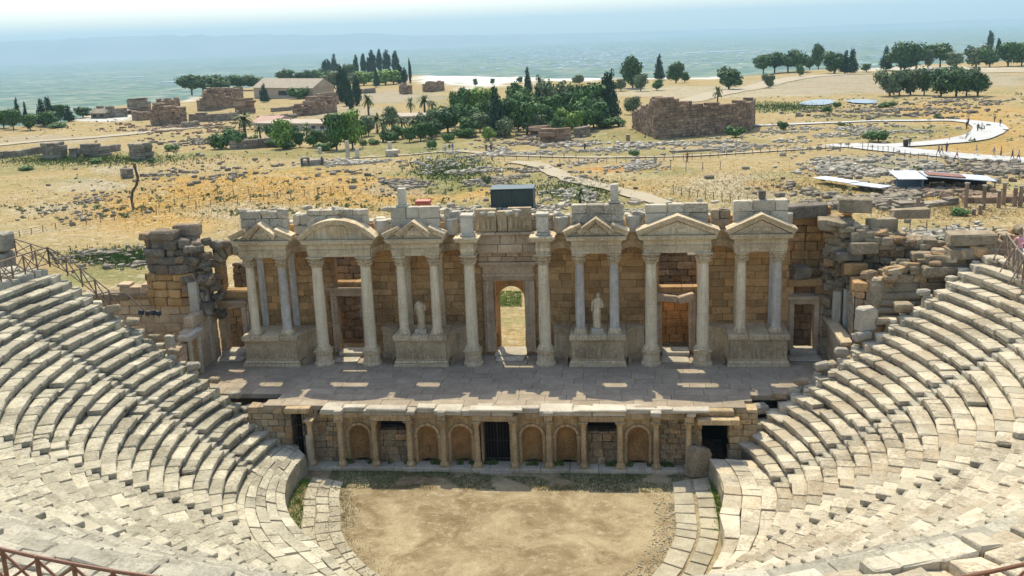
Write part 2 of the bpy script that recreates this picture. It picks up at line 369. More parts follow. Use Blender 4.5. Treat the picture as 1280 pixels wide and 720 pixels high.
def make_terrain():
    azs = []
    a = -180.0
    while a < 180: azs.append(a); a += .16 if -34 < a + 6 < 34 else 4.0
    rs = [1, 6, 12, 17, 22, 27]; r = 31.6
    while r < 26000: rs.append(r); r *= 1.011 if 90 < r < 900 else (1.03 if r < 4000 else 1.12)
    na = len(azs); vs = []; cols = []
    for i, r in enumerate(rs):
        for a in azs:
            t = rad(a + 0.0); x = CX + math.sin(t) * r; y = CY + math.cos(t) * r
            z = zterr(x, y) if r < 3000 else ZPLAIN
            if r > 15000: z = ZPLAIN
            vs.append((x, y, z)); cols.append(terr_col(Vector((x, y, z))) if 40 < r < 1500 else Vector(STRAW))
    fs = []; mi = []
    for i in range(len(rs) - 1):
        for j in range(na):
            k = (j + 1) % na
            fs.append((i * na + j, i * na + k, (i + 1) * na + k, (i + 1) * na + j))
            mi.append(1 if vs[(i + 1) * na + j][2] < -60 else 0)
    me = bpy.data.meshes.new('ground'); me.from_pydata(vs + [(CX, CY, -.7)], [], [f[::-1] for f in fs] + [(j, (j + 1) % na, len(vs))[::-1] for j in range(na)]); mi += [0] * na
    ca = me.color_attributes.new('land', 'FLOAT_COLOR', 'POINT')
    for i, c in enumerate(cols): ca.data[i].color = (*c, 1)
    # grass land
    m, t, b = newmat('dry_grassland'); k = NT(t); geo = k.n('ShaderNodeNewGeometry'); pos = geo.outputs['Position']
    at_ = k.n('ShaderNodeAttribute', attribute_name='land')
    n1 = k.noise(pos, .09, 8, .62, .6); n2 = k.noise(pos, .5, 6, .65); n3 = k.noise(pos, 2.4, 5, .7)
    col = k.mix(k.math('MULTIPLY', k.ramp(n1, .52, .68), .45), at_.outputs['Color'], (.34, .22, .085))
    col = k.mix(k.math('MULTIPLY', k.ramp(n1, .45, .30), .5), col, (.48, .41, .26))
    col = k.mix(k.math('MULTIPLY', k.ramp(n2, .56, .70), .55), col, (.22, .19, .09))
    col = k.mix(1.0, col, k.ramp(n3, .3, .75, (.55, .55, .55, 1), (1.30, 1.30, 1.30, 1)), 'MULTIPLY')
    n4 = k.noise(pos, 1.1, 3, .6); n5 = k.noise(pos, .035, 5, .6)
    tuft = k.math('MULTIPLY', k.ramp(n4, .53, .62), k.ramp(n5, .36, .55)); col = k.mix(k.math('MULTIPLY', tuft, .42), col, (.15, .14, .065))
    col = k.mix(k.math('MULTIPLY', k.ramp(k.noise(pos, .8, 4, .7, .4), .55, .64), .5), col, (.55, .49, .36))
    col = k.mix(k.math('MULTIPLY', k.ramp(k.noise(pos, .055, 6, .7, .8), .53, .63), .45), col, (.20, .21, .085))
    k.l(col, b.inputs['Base Color']); b.inputs['Roughness'].default_value = 1; b.inputs['Specular IOR Level'].default_value = 0
    k.l(k.bump(k.math('ADD', n2, k.math('MULTIPLY', n3, .5)), .7, .6), b.inputs['Normal'])
    # valley plain: patchwork of fields
    m2, t, b = newmat('valley_fields'); k = NT(t); geo = k.n('ShaderNodeNewGeometry'); pos = geo.outputs['Position']
    mp = k.n('ShaderNodeMapping'); k.l(pos, mp.inputs[0]); mp.inputs['Rotation'].default_value = (0, 0, .35); mp.inputs['Scale'].default_value = (.0022, .0036, 0)
    vo = k.n('ShaderNodeTexVoronoi', feature='F1', distance='CHEBYCHEV'); k.l(mp.outputs[0], vo.inputs['Vector']); vo.inputs['Scale'].default_value = 1.6
    sp = k.n('ShaderNodeSeparateColor'); k.l(vo.outputs['Color'], sp.inputs[0])
    vo2 = k.n('ShaderNodeTexVoronoi', feature='F1', distance='CHEBYCHEV'); k.l(mp.outputs[0], vo2.inputs['Vector']); vo2.inputs['Scale'].default_value = 5
    sp2 = k.n('ShaderNodeSeparateColor'); k.l(vo2.outputs['Color'], sp2.inputs[0])
    col = k.mix(sp.outputs[0], (.05, .11, .04), (.19, .23, .10))
    col = k.mix(k.ramp(sp2.outputs[1], .62, .9), col, (.34, .30, .18))
    col = k.mix(k.math('MULTIPLY', k.ramp(sp2.outputs[2], .70, .72), .7), col, (.03, .055, .03))
    tn = k.noise(pos, .0009, 6, .65); wn = k.n('ShaderNodeTexVoronoi', feature='F1'); k.l(pos, wn.inputs['Vector']); wn.inputs['Scale'].default_value = .012
    spk = k.math('MULTIPLY', k.ramp(wn.outputs['Distance'], .30, .16), k.ramp(tn, .54, .66))
    col = k.mix(spk, col, (.85, .82, .78))
    tr = k.n('ShaderNodeTexVoronoi', feature='F1'); k.l(pos, tr.inputs['Vector']); tr.inputs['Scale'].default_value = .007
    col = k.mix(k.math('MULTIPLY', k.ramp(tr.outputs['Distance'], .26, .16), .8), col, (.02, .04, .02))
    k.l(col, b.inputs['Base Color']); b.inputs['Roughness'].default_value = 1; b.inputs['Specular IOR Level'].default_value = 0
    me.materials.append(m); me.materials.append(m2); me.polygons.foreach_set('material_index', mi); me.polygons.foreach_set('use_smooth', [True] * len(fs) + [True] * na)
    o = bpy.data.objects.new('ground', me); COL.objects.link(o); kind(o)
make_terrain()
def ridge(name, px0, px1, dist, hts, depth):
    mb = MB(); n = 160; rows = 6; vs = []
    for r in range(rows):
        for i in range(n):
            px = px0 + (px1 - px0) * i / (n - 1); d = ray(px, 60); d.z = 0; d.normalize()
            t = i / (n - 1); h = interp(px, hts) * (1 + .22 * noise.noise(Vector((px * .012, 1, 5))) + .10 * noise.noise(Vector((px * .05, 4, 2))))
            s = r / (rows - 1)
            p = CAM + d * (dist + depth * s); hh = h * math.sin(s * PI * .75) / math.sin(PI * .5) if s < .67 else h
            vs.append((p.x, p.y, ZPLAIN - 5 + hh * sstep(s / .7)))
    fs = [(r * n + i, r * n + i + 1, (r + 1) * n + i + 1, (r + 1) * n + i) for r in range(rows - 1) for i in range(n - 1)]
    o = len(vs); mb.add(vs, [f[::-1] for f in fs], True)
    return kind(mb.build(name, plain('hill_scrub', (.27, .225, .19), 1, 0, .25, .001)))
ridge('hills', -500, 820, 17500, [(-500, 400), (0, 380), (200, 400), (330, 350), (480, 260), (650, 150), (820, 10)], 3500)
ridge('far_hills', -600, 2000, 21500, [(-600, 380), (300, 320), (700, 140), (1000, 100), (1300, 120), (2000, 160)], 3000)

# ------------------------------------------------------------------ draped roads
def ribbon(name, pts, mat, dz=.06, G=None, colour=None):
    G = G or globals()['G']
    P = [G(a, b) for a, b, _ in pts]; W = [w for _, _, w in pts]
    q = []; qw = []
    for i in range(len(P) - 1):
        n = max(2, int((P[i + 1] - P[i]).length / 2.0))
        for j in range(n):
            t = j / n
            p0 = P[max(i - 1, 0)]; p1 = P[i]; p2 = P[i + 1]; p3 = P[min(i + 2, len(P) - 1)]
            q.append(.5 * ((2 * p1) + (p2 - p0) * t + (2 * p0 - 5 * p1 + 4 * p2 - p3) * t * t + (3 * p1 - p0 - 3 * p2 + p3) * t ** 3)); qw.append(W[i] + (W[i + 1] - W[i]) * t)
    q.append(P[-1]); qw.append(W[-1]); mb = MB(); vs = []; m = 5
    for i, p in enumerate(q):
        d = (q[min(i + 1, len(q) - 1)] - q[max(i - 1, 0)]); d.z = 0; d.normalize(); nrm = Vector((-d.y, d.x, 0)); ww = qw[i] * (1 + (.35 if mat is dirt_road else .06) * noise.noise(p * .22))
        for k in range(m):
            e = p + nrm * ww * (k / (m - 1) - .5); e.z = zflat(e.x, e.y) + dz + .12; vs.append(e)
    n = len(q)
    mb.add(vs, [(i * m + k, (i + 1) * m + k, (i + 1) * m + k + 1, i * m + k + 1) for i in range(n - 1) for k in range(m - 1)], True)
    return kind(mb.build(name, mat))
white_road = stone('white_path_surface', (.46, .45, .42), (.62, .61, .57), (.38, .35, .28), .6, .0, .5, .2)
dirt_road = stone('dirt_track_surface', (.37, .305, .195), (.45, .38, .26), (.40, .33, .21), .5, .0, .2, .2)
ribbon('path', [(1330, 206, 6), (1270, 201, 6), (1200, 196, 6), (1130, 189, 6.5), (1070, 182.5, 7), (1040, 183.5, 5)], white_road)
ribbon('garden_path', [(1042, 183.3, 3.5), (1000, 187, 2.6), (900, 193.5, 2.2), (790, 197, 1.8), (640, 195, 1.6), (560, 190, 2.5), (480, 196, 1.8), (370, 205, 1.5)], dirt_road, .05)
ribbon('path_loop', [(1062, 181.5, 5), (1110, 183, 7), (1160, 180, 7), (1205, 175, 6.5), (1228, 169, 6), (1238, 162, 6.5), (1232, 156, 6.5), (1212, 152.5, 5.5), (1180, 151, 4), (1120, 151.5, 3), (1040, 154, 2.5), (960, 157, 2.5), (880, 158, 3)], white_road, .09)
ribbon('dirt_track', [(640, 203, 2.4), (676, 208, 3.4), (705, 222, 3), (745, 232, 3), (800, 246, 3), (850, 262, 3)], dirt_road)
ribbon('gravel_road', [(-40, 186, 6), (60, 176, 8), (140, 170, 9), (230, 160, 10), (262, 158, 14)], dirt_road)
ribbon('field_road', [(850, 128, 9), (930, 112, 12), (1000, 97, 14), (1100, 92, 20), (1300, 88, 25)], dirt_road)
# pond
pm, t_, b_ = newmat('pond_water'); b_.inputs['Base Color'].default_value = (.16, .21, .21, 1); b_.inputs['Roughness'].default_value = .35
def pond(pts, name):
    P = [G(a, b) for a, b in pts]; z = max(p.z for p in P) + .25; mb = MB(); mb.add([(p.x, p.y, z) for p in P], [tuple(range(len(P)))[::-1]]); return kind(mb.build(name, pm))
pond([(998, 131), (1004, 128.5), (1018, 126.5), (1034, 126), (1043, 127.5), (1042, 130), (1030, 132), (1010, 132.5)], 'water'); pond([(1056, 127.5), (1066, 126.5), (1082, 126.2), (1096, 127), (1097, 129.5), (1084, 130.5), (1066, 130)], 'water_far')

# ------------------------------------------------------------------ masonry
def wallpath(mb, path, zb, zt, th=.5, ch=.035, course=(.32, .55), length=(.5, 1.3), j=.015, holes=(), gap=.012, proud=.03):
    """courses of separate blocks along a polyline; zt may be a function of arc length; holes = (s0,s1,z0,z1)"""
    P = [Vector(p) for p in path]; L = [0]
    for a, b in zip(P, P[1:]): L.append(L[-1] + (b - a).length)
    def pos(s):
        s = max(0, min(L[-1], s))
        for i in range(len(P) - 1):
            if s <= L[i + 1] or i == len(P) - 2:
                d = (P[i + 1] - P[i]).normalized(); return P[i] + d * (s - L[i]), d
    z = zb; top = zt if callable(zt) else (lambda s: zt)
    zmax = max(top(L[-1] * i / 20) for i in range(21))
    while z < zmax - .05:
        h = min(U(*course), zmax - z)
        if zmax - z - h < .12: h = zmax - z
        s = -U(0, .4)
        while s < L[-1]:
            l = U(*length); s0, s1 = max(s, 0), min(s + l, L[-1]); s += l
            if s1 - s0 < .08: continue
            segs = [(s0, s1)]
            for (a, b, c, d) in holes:
                if z + h * .5 > c and z + h * .5 < d:
                    ns = []
                    for (p, q) in segs:
                        if q <= a or p >= b: ns.append((p, q)); continue
                        if p < a: ns.append((p, a))
                        if q > b: ns.append((b, q))
                    segs = ns
            for (p, q) in segs:
                if q - p < .06 or z > top((p + q) / 2) - .1: continue
                (A, d1), (B, d2) = pos(p + gap), pos(q - gap); n1 = Vector((d1.y, -d1.x)); n2 = Vector((d2.y, -d2.x)); o = U(-proud, proud)
                c8 = []
                for c in CS:
                    base, nn = (A, n1) if c[0] == 0 else (B, n2)
                    e = base + nn * (o if c[1] == 0 else -th); c8.append((e.x, e.y, (z if c[2] == 0 else z + h - gap)))
                mb.hexa(c8, ch, j)
        z += h
# in CS order axis1=0 is the face to the right-hand side of the path (outside)

SZ = 3.66   # stage level
YB = 9.65   # back wall of the stage front
XP = [2.32, 4.56, 6.69, 8.95, 12.11, 14.40, 16.53]

# ------------------------------------------------------------------ orchestra
def polar_tab(tab, a):
    a = (a + 90) % 360 - 90
    return interp(a, tab)
DIRTR = [(-90, 10.2), (-60, 10.4), (-39.5, 10.4), (-26.6, 9.8), (-1.5, 9.27), (16, 9.56), (40, 12), (90, 12), (140, 12), (161, 9.5), (186, 8.1), (218, 8.1), (238, 8.5), (270, 10.2)]
WALLR = [(-90, 14.0), (-60, 14.0), (-40, 13.3), (-27, 12.6), (-13, 11.6), (20, 12.0), (24, 12.1), (156, 12.2), (159, 12.1), (194.5, 10.7), (210, 10.2), (227, 9.9), (241, 10.7), (255, 12.4), (270, 14.0)]
OX, OY = .5, -5.0
def opt(a, r): return Vector((OX + r * math.cos(rad(a)), OY + r * math.sin(rad(a)), 0))
m, t, b = newmat('trodden_earth'); k = NT(t); geo = k.n('ShaderNodeNewGeometry'); pos = geo.outputs['Position']
n1 = k.noise(pos, .30, 8, .7, .6); n2 = k.noise(pos, 1.8, 7, .75); n3 = k.noise(pos, 17, 4, .7)
col = k.mix(k.ramp(n1, .40, .60), (.235, .17, .09), (.42, .33, .19)); col = k.mix(k.math('MULTIPLY', k.ramp(n2, .52, .7), .75), col, (.54, .455, .285))
col = k.mix(k.math('MULTIPLY', k.ramp(n2, .42, .3), .75), col, (.155, .12, .06)); col = k.mix(1.0, col, k.ramp(n3, .3, .75, (.75, .75, .75, 1), (1.15, 1.15, 1.15, 1)), 'MULTIPLY')
k.l(col, b.inputs['Base Color']); b.inputs['Roughness'].default_value = 1; b.inputs['Specular IOR Level'].default_value = 0; k.l(k.bump(k.math('ADD', n2, k.math('MULTIPLY', n3, .4)), .8, .1), b.inputs['Normal'])
EARTH = m
def disc():
    mb = MB(); n = 96; rr = [0, 2, 4, 6, 8, 9.5, 11, 12.5, 14.4]; vs = []
    for r in rr:
        for i in range(n):
            a = 2 * PI * i / n; x = OX + r * math.cos(a); y = OY + r * math.sin(a); y = min(y, .9)
            vs.append((x, y, .02 * noise.noise(Vector((x * .6, y * .6, 0)))))
    mb.add(vs, [(k * n + i, k * n + (i + 1) % n, (k + 1) * n + (i + 1) % n, (k + 1) * n + i)[::-1] for k in range(len(rr) - 1) for i in range(n)], True)
    return kind(mb.build('orchestra_ground', EARTH))
disc()
def ring_paving(name, a0, a1, off0, off1, z0, z1, mat, length=(.6, 1.4), j=.03, skip=.0, tabr=DIRTR):
    mb = MB(); a = a0
    while a < a1:
        r = polar_tab(tabr, a); da = math.degrees(U(*length) / r); a2 = min(a + da, a1)
        if rnd() >= skip:
            g = .25
            c8 = []
            for c in CS:
                aa = a + g if c[0] == 0 else a2 - g
                rr = polar_tab(tabr, aa) + (off0, off1)[1 - c[1]]; p = opt(aa, rr); c8.append((p.x, p.y, (z0, z1 + 0)[c[2]]))
            mb.hexa(c8, .03, j)
        a = a2
    return mb
pv = MB()
for (a0, a1, bands) in ((-90, 19, ((.0, 1.05), (1.2, 2.1))), (163, 270, ((0, .6), (.62, 1.3), (1.32, 2.0)))):
    for (o0, o1) in bands:
        q = ring_paving('x', a0, a1, o0, o1, -.1, .06 + .02 * rnd(), None, (.5, 1.5) if a0 < 0 else (.5, 1.3), .016, .0 if a0 < 0 else .05)
        pv.add(q.v, q.f)
kind(pv.build('orchestra_paving', 'slab'))
# gravel on the left paving band : stuff
g = MB()
for _ in range(800):
    a = U(165, 262); r = polar_tab(DIRTR, a) + U(.1, 2.0); p = opt(a, r); s = U(.03, .07); g.rock((p.x, p.y, .08), s, s * U(.6, 1), s * .7)
for _ in range(350):
    a = U(-60, 5); r = polar_tab(DIRTR, a) + U(-1.1, .1); p = opt(a, r); s = U(.03, .09); g.rock((p.x, p.y, .02), s, s * U(.6, 1), s * .7)
kind(g.build('gravel', 'slab'), 'stuff')['label'] = 'loose pale gravel on the paved orchestra border'
# platform in front of the first row and its low wall
pl = thing('orchestra_wall', 'low curved stone wall with slab walkway around the round earth orchestra', 'wall', (OX, OY - 12, 0))
mb = MB(); a = -202.0
slabs = MB()
for a0, a1, mt, nm in ((-90, 19, 'seat_r', 'walkway_paving'), (161, 270, 'seat_l', 'walkway_paving')):
    mb = MB(); core = MB(); nb = 5 if a0 > 0 else 3
    a = a0
    rows = []
    for b_i in range(nb):
        a = a0 + U(0, 1)
        while a < a1:
            da = math.degrees(U(.6, 1.6) / 12); a2 = min(a + da, a1); dz = U(-.05, .05)
            c8 = []
            for c in CS:
                aa = a + .05 if c[0] == 0 else a2 - .05
                p = opt(aa, polar_tab(WALLR, aa)).lerp(cpt(aa, R0 + .15), ((b_i + 1) / nb - .003 + .02 * noise.noise(Vector((aa, b_i, 0))), b_i / nb + .003)[c[1]]); c8.append((p.x, p.y, (.98, 1.2 + dz)[c[2]]))
            mb.hexa(c8, .02, .02); a = a2
    mb.build(nm, mt, pl)
    wl = MB(); path = []
    for i in range(60):
        aa = a0 + (a1 - a0) * i / 59; p = opt(aa, polar_tab(WALLR, aa)); path.append((p.x, p.y))
    wallpath(wl, path[::-1], -.05, 1.0, .5, .03, (.5, .55), (.7, 1.3), .012)
    wl.build('retaining_blocks', 'slab', pl)
    # two loose end blocks closing the walkway
# ------------------------------------------------------------------ cavea
def YEND(k, side=1): return .86 + .18 * k if side > 0 else .5 + .085 * k
def end_ang(k, side):
    cx, cy, r0, dr = cpar(20 if side > 0 else -200)
    r = r0 + dr * k; s = math.degrees(math.asin(min(1, (YEND(k, side) - cy) / r)))
    return s if side > 0 else 180 - s
STAIRS = [2.5, -27.7, -55, -78, -98, -122, -149, -179]
SW = .36   # half width of a stair
def make_wedge(i, hi, lo, mat, label):
    root = thing('seating_wedge', label, 'stone seating', cpt((max(min(hi if hi is not None else 25, 60), -300) + (lo if lo is not None else -205)) / 2, R0, 1.2), 'wedges of stone seating between the stairs')
    core = MB(); riser = MB()
    for k in range(NR):
        r = R0 + DR * k; zt = H0 + DH * k; hw = math.degrees(SW / r)
        a1 = (end_ang(k, 1) if hi is None else hi - hw); a0 = (end_ang(k, -1) - 360 if lo is None else lo + hw)
        mb = MB(); a = a0; rs_ = riser
        while a < a1 - .2:
            l = U(.55, 1.7); da = math.degrees(l / r); a2 = min(a + da, a1)
            if a1 - a2 < math.degrees(.35 / r): a2 = a1
            at_end = a <= a0 + 1e-6 or a2 >= a1 - 1e-6
            fr = U(-.05, .05) * (2.0 if at_end else 1) + .05 * noise.noise(Vector((a * .15, k * 3, 0))); dz = U(-.03, .025) - (.07 if rnd() < .05 else 0); tl = U(-.012, .012)
            g = math.degrees(.008 / r)
            if rnd() < .022: dz -= .22
            c8 = []
            for c in CS:
                aa = a + g if c[0] == 0 else a2 - g
                rr = r + DR + .10 if c[1] == 0 else r - .03 + fr
                z = zt + dz + (tl if c[0] else -tl) if c[2] else zt - .25
                c8.append(cpt(aa, rr, z))
            mb.hexa(c8, .03 if rnd() < .75 else .09, .018)
            # recessed riser stone
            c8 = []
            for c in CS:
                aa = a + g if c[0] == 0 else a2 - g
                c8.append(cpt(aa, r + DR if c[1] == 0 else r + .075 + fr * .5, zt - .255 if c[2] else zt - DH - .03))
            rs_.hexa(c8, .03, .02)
            a = a2
        mb.build('seat_row', mat, root)
        # solid core under the row
        n = max(2, int((a1 - a0) / 3)); vs = []
        for q in range(n + 1):
            aa = a0 + (a1 - a0) * q / n
            for (rr, z) in ((r + .16, zt - .27), (r + DR + .16, zt - .27), (r + DR + .16, -.4), (r + .16, -.4)): vs.append(cpt(aa, rr, z))
        fs = [(q * 4 + e, q * 4 + (e + 1) % 4, (q + 1) * 4 + (e + 1) % 4, (q + 1) * 4 + e) for q in range(n) for e in range(4)] + [(0, 1, 2, 3), tuple(n * 4 + e for e in (3, 2, 1, 0))]
        core.add(vs, fs)
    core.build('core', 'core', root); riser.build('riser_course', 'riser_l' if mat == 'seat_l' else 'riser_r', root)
    return root
bounds = [None] + STAIRS + [None]
names = ['warm pale stone seating block at the right end beside the stage', 'curved pale stone seating block just right of the orchestra walkway', 'pale stone seating block at the lower right corner of the theatre',
         'stone seating block below the viewpoint right of the axis', 'stone seating block directly below the viewpoint', 'stone seating block below the viewpoint left of the axis',
         'broken grey stone seating block at the lower left behind the dark row ends', 'curved grey stone seating block facing the orchestra on the left', 'grey stone seating block at the left end beside the stage and wooden rail']
for i in range(len(bounds) - 1):
    make_wedge(i, bounds[i], bounds[i + 1], 'seat_r' if i <= 2 else ('seat_b' if i <= 5 else 'seat_l'), names[i])
stl = ['stairs climbing the right seating nearest the stage', 'stairs with dark block ends climbing the right seating behind the orchestra', 'stairs at the lower right corner', 'stairs below the viewpoint to the right', 'stairs straight below the viewpoint',
       'stairs through the jumbled blocks near the lower left railing', 'stairs with dark block ends climbing the lower left seating', 'stairs climbing the left seating nearest the stage']
for i, a in enumerate(STAIRS):
    root = thing('stairway', 'narrow stone ' + stl[i], 'stairs', cpt(a, R0, 1.2), 'radial stone stairs')
    for k in range(NR * 2):
        r = R0 + DR / 2 * k; z = H0 - DH + DH / 2 * (k + 1) - .02; hw = SW - .02
        d = Vector((math.cos(rad(a)), math.sin(rad(a)), 0)); n = Vector((-d.y, d.x, 0)); c8 = []
        for c in CS:
            c8.append(cpt(a, r + DR / 2 + .12 if c[1] == 0 else r + U(-.03, .03)) + n * (hw * (1 if c[0] else -1)) + Vector((0, 0, z + U(-.01, .01) if c[2] else z - .6)))
        mb = MB(); mb.hexa(c8, .03, .012); mb.build('step', 'seat_b', root)
# walkway above (diazoma)
wk = thing('upper_walkway', 'pale paved walkway running behind the top row of seats', 'walkway', cpt(-90, RW + 1, ZW))
for a0, a1, mt in ((-191.5, -90, 'seat_b'), (-90, 20, 'seat_r')):
    mb = MB()
    for b_i in range(5):
        a = a0
        while a < a1:
            a2 = min(a + math.degrees(U(.5, 1.25) / 30), a1); dz = U(-.09, .07) - (.16 if rnd() < .12 else 0); tl = U(-.05, .05); sh = U(-.06, .06)
            c8 = [cpt(a + .03 if c[0] == 0 else a2 - .03, RW + .07 + (b_i + (1 - c[1])) * .69 - .01 + sh, ZW - .5 if c[2] == 0 else ZW + dz + (tl if c[0] else -tl)) for c in CS]
            mb.hexa(c8, .05, .03); a = a2
    mb.build('paving', mt, wk)
# retaining walls closing the two ends of the cavea
for side, mt, lab in ((1, 'seat_r', 'stepped end wall of the right seating beside the stage'), (-1, 'seat_l', 'stepped end wall of the left seating beside the stage')):
    mb = MB()
    for k in range(NR):
        a = end_ang(k, side); p = cpt(a, R0 + DR * k); q = cpt(end_ang(k + 1, side), R0 + DR * (k + 1)); x0, x1 = sorted((p.x, q.x)); z = -.2; zt = H0 + DH * k - U(.02, .12)
        while z < zt - .1:
            h = min(U(.4, .55), zt - z); y1 = YEND(k, side) + U(.28, .42)
            if zt - z - h < .15: h = zt - z
            mb.block(x0 + .01, x1 - .01, YEND(k, side) - .6, y1, z, z + h - .01, .03, .015); z += h
    # leftover broken blocks on the coping
    for k in range(0, NR, 1):
        if rnd() < .6:
            p = cpt(end_ang(k, side), R0 + DR * (k + .5)); s = U(.35, .7); mb.rock((p.x, p.y + U(.05, .25), H0 + DH * k + s * .2 - .1), s, s * .8, s * .55)
    tag(mb.build('end_wall', mt), lab, 'wall')

# ------------------------------------------------------------------ stage and proscenium
mb = MB(); y = .12
while y < YB + .2:
    dy = U(.7, 1.1); x = -20.5 - U(0, .8)
    while x < 20.3:
        dx = U(.9, 2.1)
        if not ((x + dx / 2 < -13.3 or x + dx / 2 > 14.6) and y < 1.6): mb.block(x + .008, x + dx - .008, y + .008, y + dy - .008, SZ - .3, SZ + U(-.006, .006), .012, .004)
        x += dx
    y += dy
kind(mb.build('stage_floor', 'pave'))
mb = MB(); mb.box(-10.7, 11.3, 1.06, YB, -.3, SZ - .29); mb.box(-20.4, -10.7, 4.6, YB, -.3, SZ - .29); mb.box(11.3, 20.2, 4.6, YB, -.3, SZ - .29); kind(mb.build('stage_fill', 'core'))

pr = thing('proscenium', 'low stone stage front with half columns, arched niches and a barred door', 'stage front', (0, 0, 0))
Q = [1.06, 3.02, 4.97, 7.01, 9.0, 10.78]
COLX = [-q for q in Q[::-1]] + Q
ZC = 3.02   # underside of the entablature
mb = MB()
mb2 = MB()
x = -11.3
while x < 11.3:
    l = U(1.0, 1.9); mb2.block(x, min(x + l, 11.3) - .012, -.75, .35, -.1, .22, .03, .012); x += l
mb2.build('plinth', 'top', pr)
# columns
for xc in COLX:
    mb = MB(); s = .17
    mb.lathe([(s, .50), (s, 1.1), (s * .97, 1.9), (s * .86, 2.62)], (xc, -.42, 0), 14)
    c = mb.build('column', 'pros', pr)
    mb = MB(); mb.block(xc - .27, xc + .27, -.68, -.14, .22, .34, .015, .006); mb.lathe([(.24, .34), (.25, .38), (.21, .42), (.23, .46), (.18, .51)], (xc, -.42, 0), 14); mb.build('base', 'pros', c)
    mb = MB(); mb.lathe([(.15, 2.6), (.18, 2.66), (.17, 2.72), (.25, 2.9), (.27, 2.95)], (xc, -.42, 0), 8, .06); mb.block(xc - .27, xc + .27, -.70, -.12, 2.94, 3.03, .02, .008); mb.build('capital', 'pros', c)
# wall with niches / openings between columns
edges = [-11.4] + COLX + [11.4]
typ = {0: 'wall', 1: 'wall', 2: 'arch', 3: 'slot', 4: 'arch', 5: 'arch', 6: 'door', 7: 'arch', 8: 'arch', 9: 'slot', 10: 'arch', 11: 'wall', 12: 'wall'}
def archwall(mb, x0, x1, z0, z1, y0, y1, cx, hw, zs, n=14):
    """wall panel with a round-headed opening; front at y0"""
    pts = [(cx + hw * math.cos(PI * i / n), zs + hw * math.sin(PI * i / n)) for i in range(n + 1)]
    for (a, b) in ((x0, cx - hw), (cx + hw, x1)): mb.box(min(a, b), max(a, b), y0, y1, z0, zs)
    P = [(x1, zs)] + pts + [(x0, zs), (x0, z1), (x1, z1)]
    # split in quads to stay convex
    for i in range(n):
        a, b = pts[i], pts[i + 1]
        mb.prism([(a[0], a[1]), (b[0], b[1]), (b[0], z1), (a[0], z1)][::-1], y0, y1)
    mb.box(cx + hw, x1, y0, y1, zs, z1); mb.box(x0, cx - hw, y0, y1, zs, z1)
wall = MB(); nich = MB(); fill = MB(); arv = MB()
for i in range(len(edges) - 1):
    a, b = edges[i], edges[i + 1]; cx = (a + b) / 2; ty = typ[i]
    if b - a < .3: continue
    nich = MB(); arv = MB(); wall = MB(); fill = MB()
    if ty == 'wall': wallpath(wall, [(a, .05), (b, .05)], .2, 3.2, .6, .025, (.22, .4), (.35, .8), .02)
    elif ty == 'arch':
        hw = (b - a) * .30; zs = 1.95
        archwall(nich, a + .02, b - .02, .2, 3.05, .02, .8, cx, hw, zs)
        # curved niche back
        n = 10; vs = []
        for q in range(n + 1):
            t = PI * q / n
            for z in (.2, 2.8): vs.append((cx + hw * math.cos(t) * 1.02, .1 + .62 * math.sin(t), z))
        arv.add(vs, [(2 * q, 2 * q + 1, 2 * q + 3, 2 * q + 2) for q in range(n)], True)
        # archivolt and impost pilasters
        for r0, r1, yy in ((hw + .01, hw + .16, -.10),):
            for q in range(12):
                t0, t1 = PI * q / 12, PI * (q + 1) / 12
                nich.prism([(cx + r0 * math.cos(t0), zs + r0 * math.sin(t0)), (cx + r1 * math.cos(t0), zs + r1 * math.sin(t0)), (cx + r1 * math.cos(t1), zs + r1 * math.sin(t1)), (cx + r0 * math.cos(t1), zs + r0 * math.sin(t1))][::-1], yy, .018)
        for sgn in (-1, 1):
            xx = cx + sgn * (hw + .09); nich.block(xx - .08, xx + .08, -.07, .018, .22, zs - .1, .01); nich.block(xx - .11, xx + .11, -.11, .018, zs - .1, zs, .01)
    elif ty == 'slot':
        wallpath(wall, [(a, .12), (b, .12)], .2, 2.2, .5, .025, (.35, .5), (.5, .9), .012)
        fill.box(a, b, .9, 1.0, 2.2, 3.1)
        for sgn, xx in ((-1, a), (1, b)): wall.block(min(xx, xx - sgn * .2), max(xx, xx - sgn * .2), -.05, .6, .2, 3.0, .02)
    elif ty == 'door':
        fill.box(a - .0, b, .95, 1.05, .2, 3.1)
        for xx0, xx1 in ((a + .17, a + .3), (b - .3, b - .17)): wall.block(xx0, xx1, -.06, .9, .2, 3.0, .02)
    if wall.v: wall.build('wall', 'rubble' if ty != 'door' else 'pros', pr)
    if nich.v: nc = nich.build('niche', 'pros', pr); arv.build('niche_back', 'ochre', nc)
    if fill.v: fill.build('passage_shade', 'void', pr)  # thin near-black sheet paints the shade behind slots and door
# entablature with ressauts + broken slabs
mb = MB(); mb.block(-10.2, 11.1, -.20, .9, 3.03, 3.36, .02, .004)
for (a, b) in ((-7.2, -4.8), (-1.3, 1.3), (4.75, 7.25), (-3.25, -2.8), (2.8, 3.25), (8.8, 9.25), (-9.25, -8.75), (10.55, 11.05)): mb.block(a, b, -.62, -.19, 3.03, 3.36, .02, .006)
mb.build('architrave', 'pros', pr)
mb = MB(); x = -10.0
while x < 11.2:
    l = U(.9, 1.9); pro = .22
    for (a, b) in ((-7.4, -4.6), (-1.5, 1.5), (4.55, 7.45)):
        if a < x + l / 2 < b: pro = .66
    if -9.6 < x + l / 2 < -8.4 or 8.4 < x + l / 2 < 9.6 or 2.5 < x + l / 2 < 3.5 or -3.5 < x + l / 2 < -2.5: pro = .58
    mb.block(x + .01, x + l - .01, -pro + U(-.05, .05), U(.3, .7), 3.37, 3.66 + U(-.03, .04), .05, .03); x += l
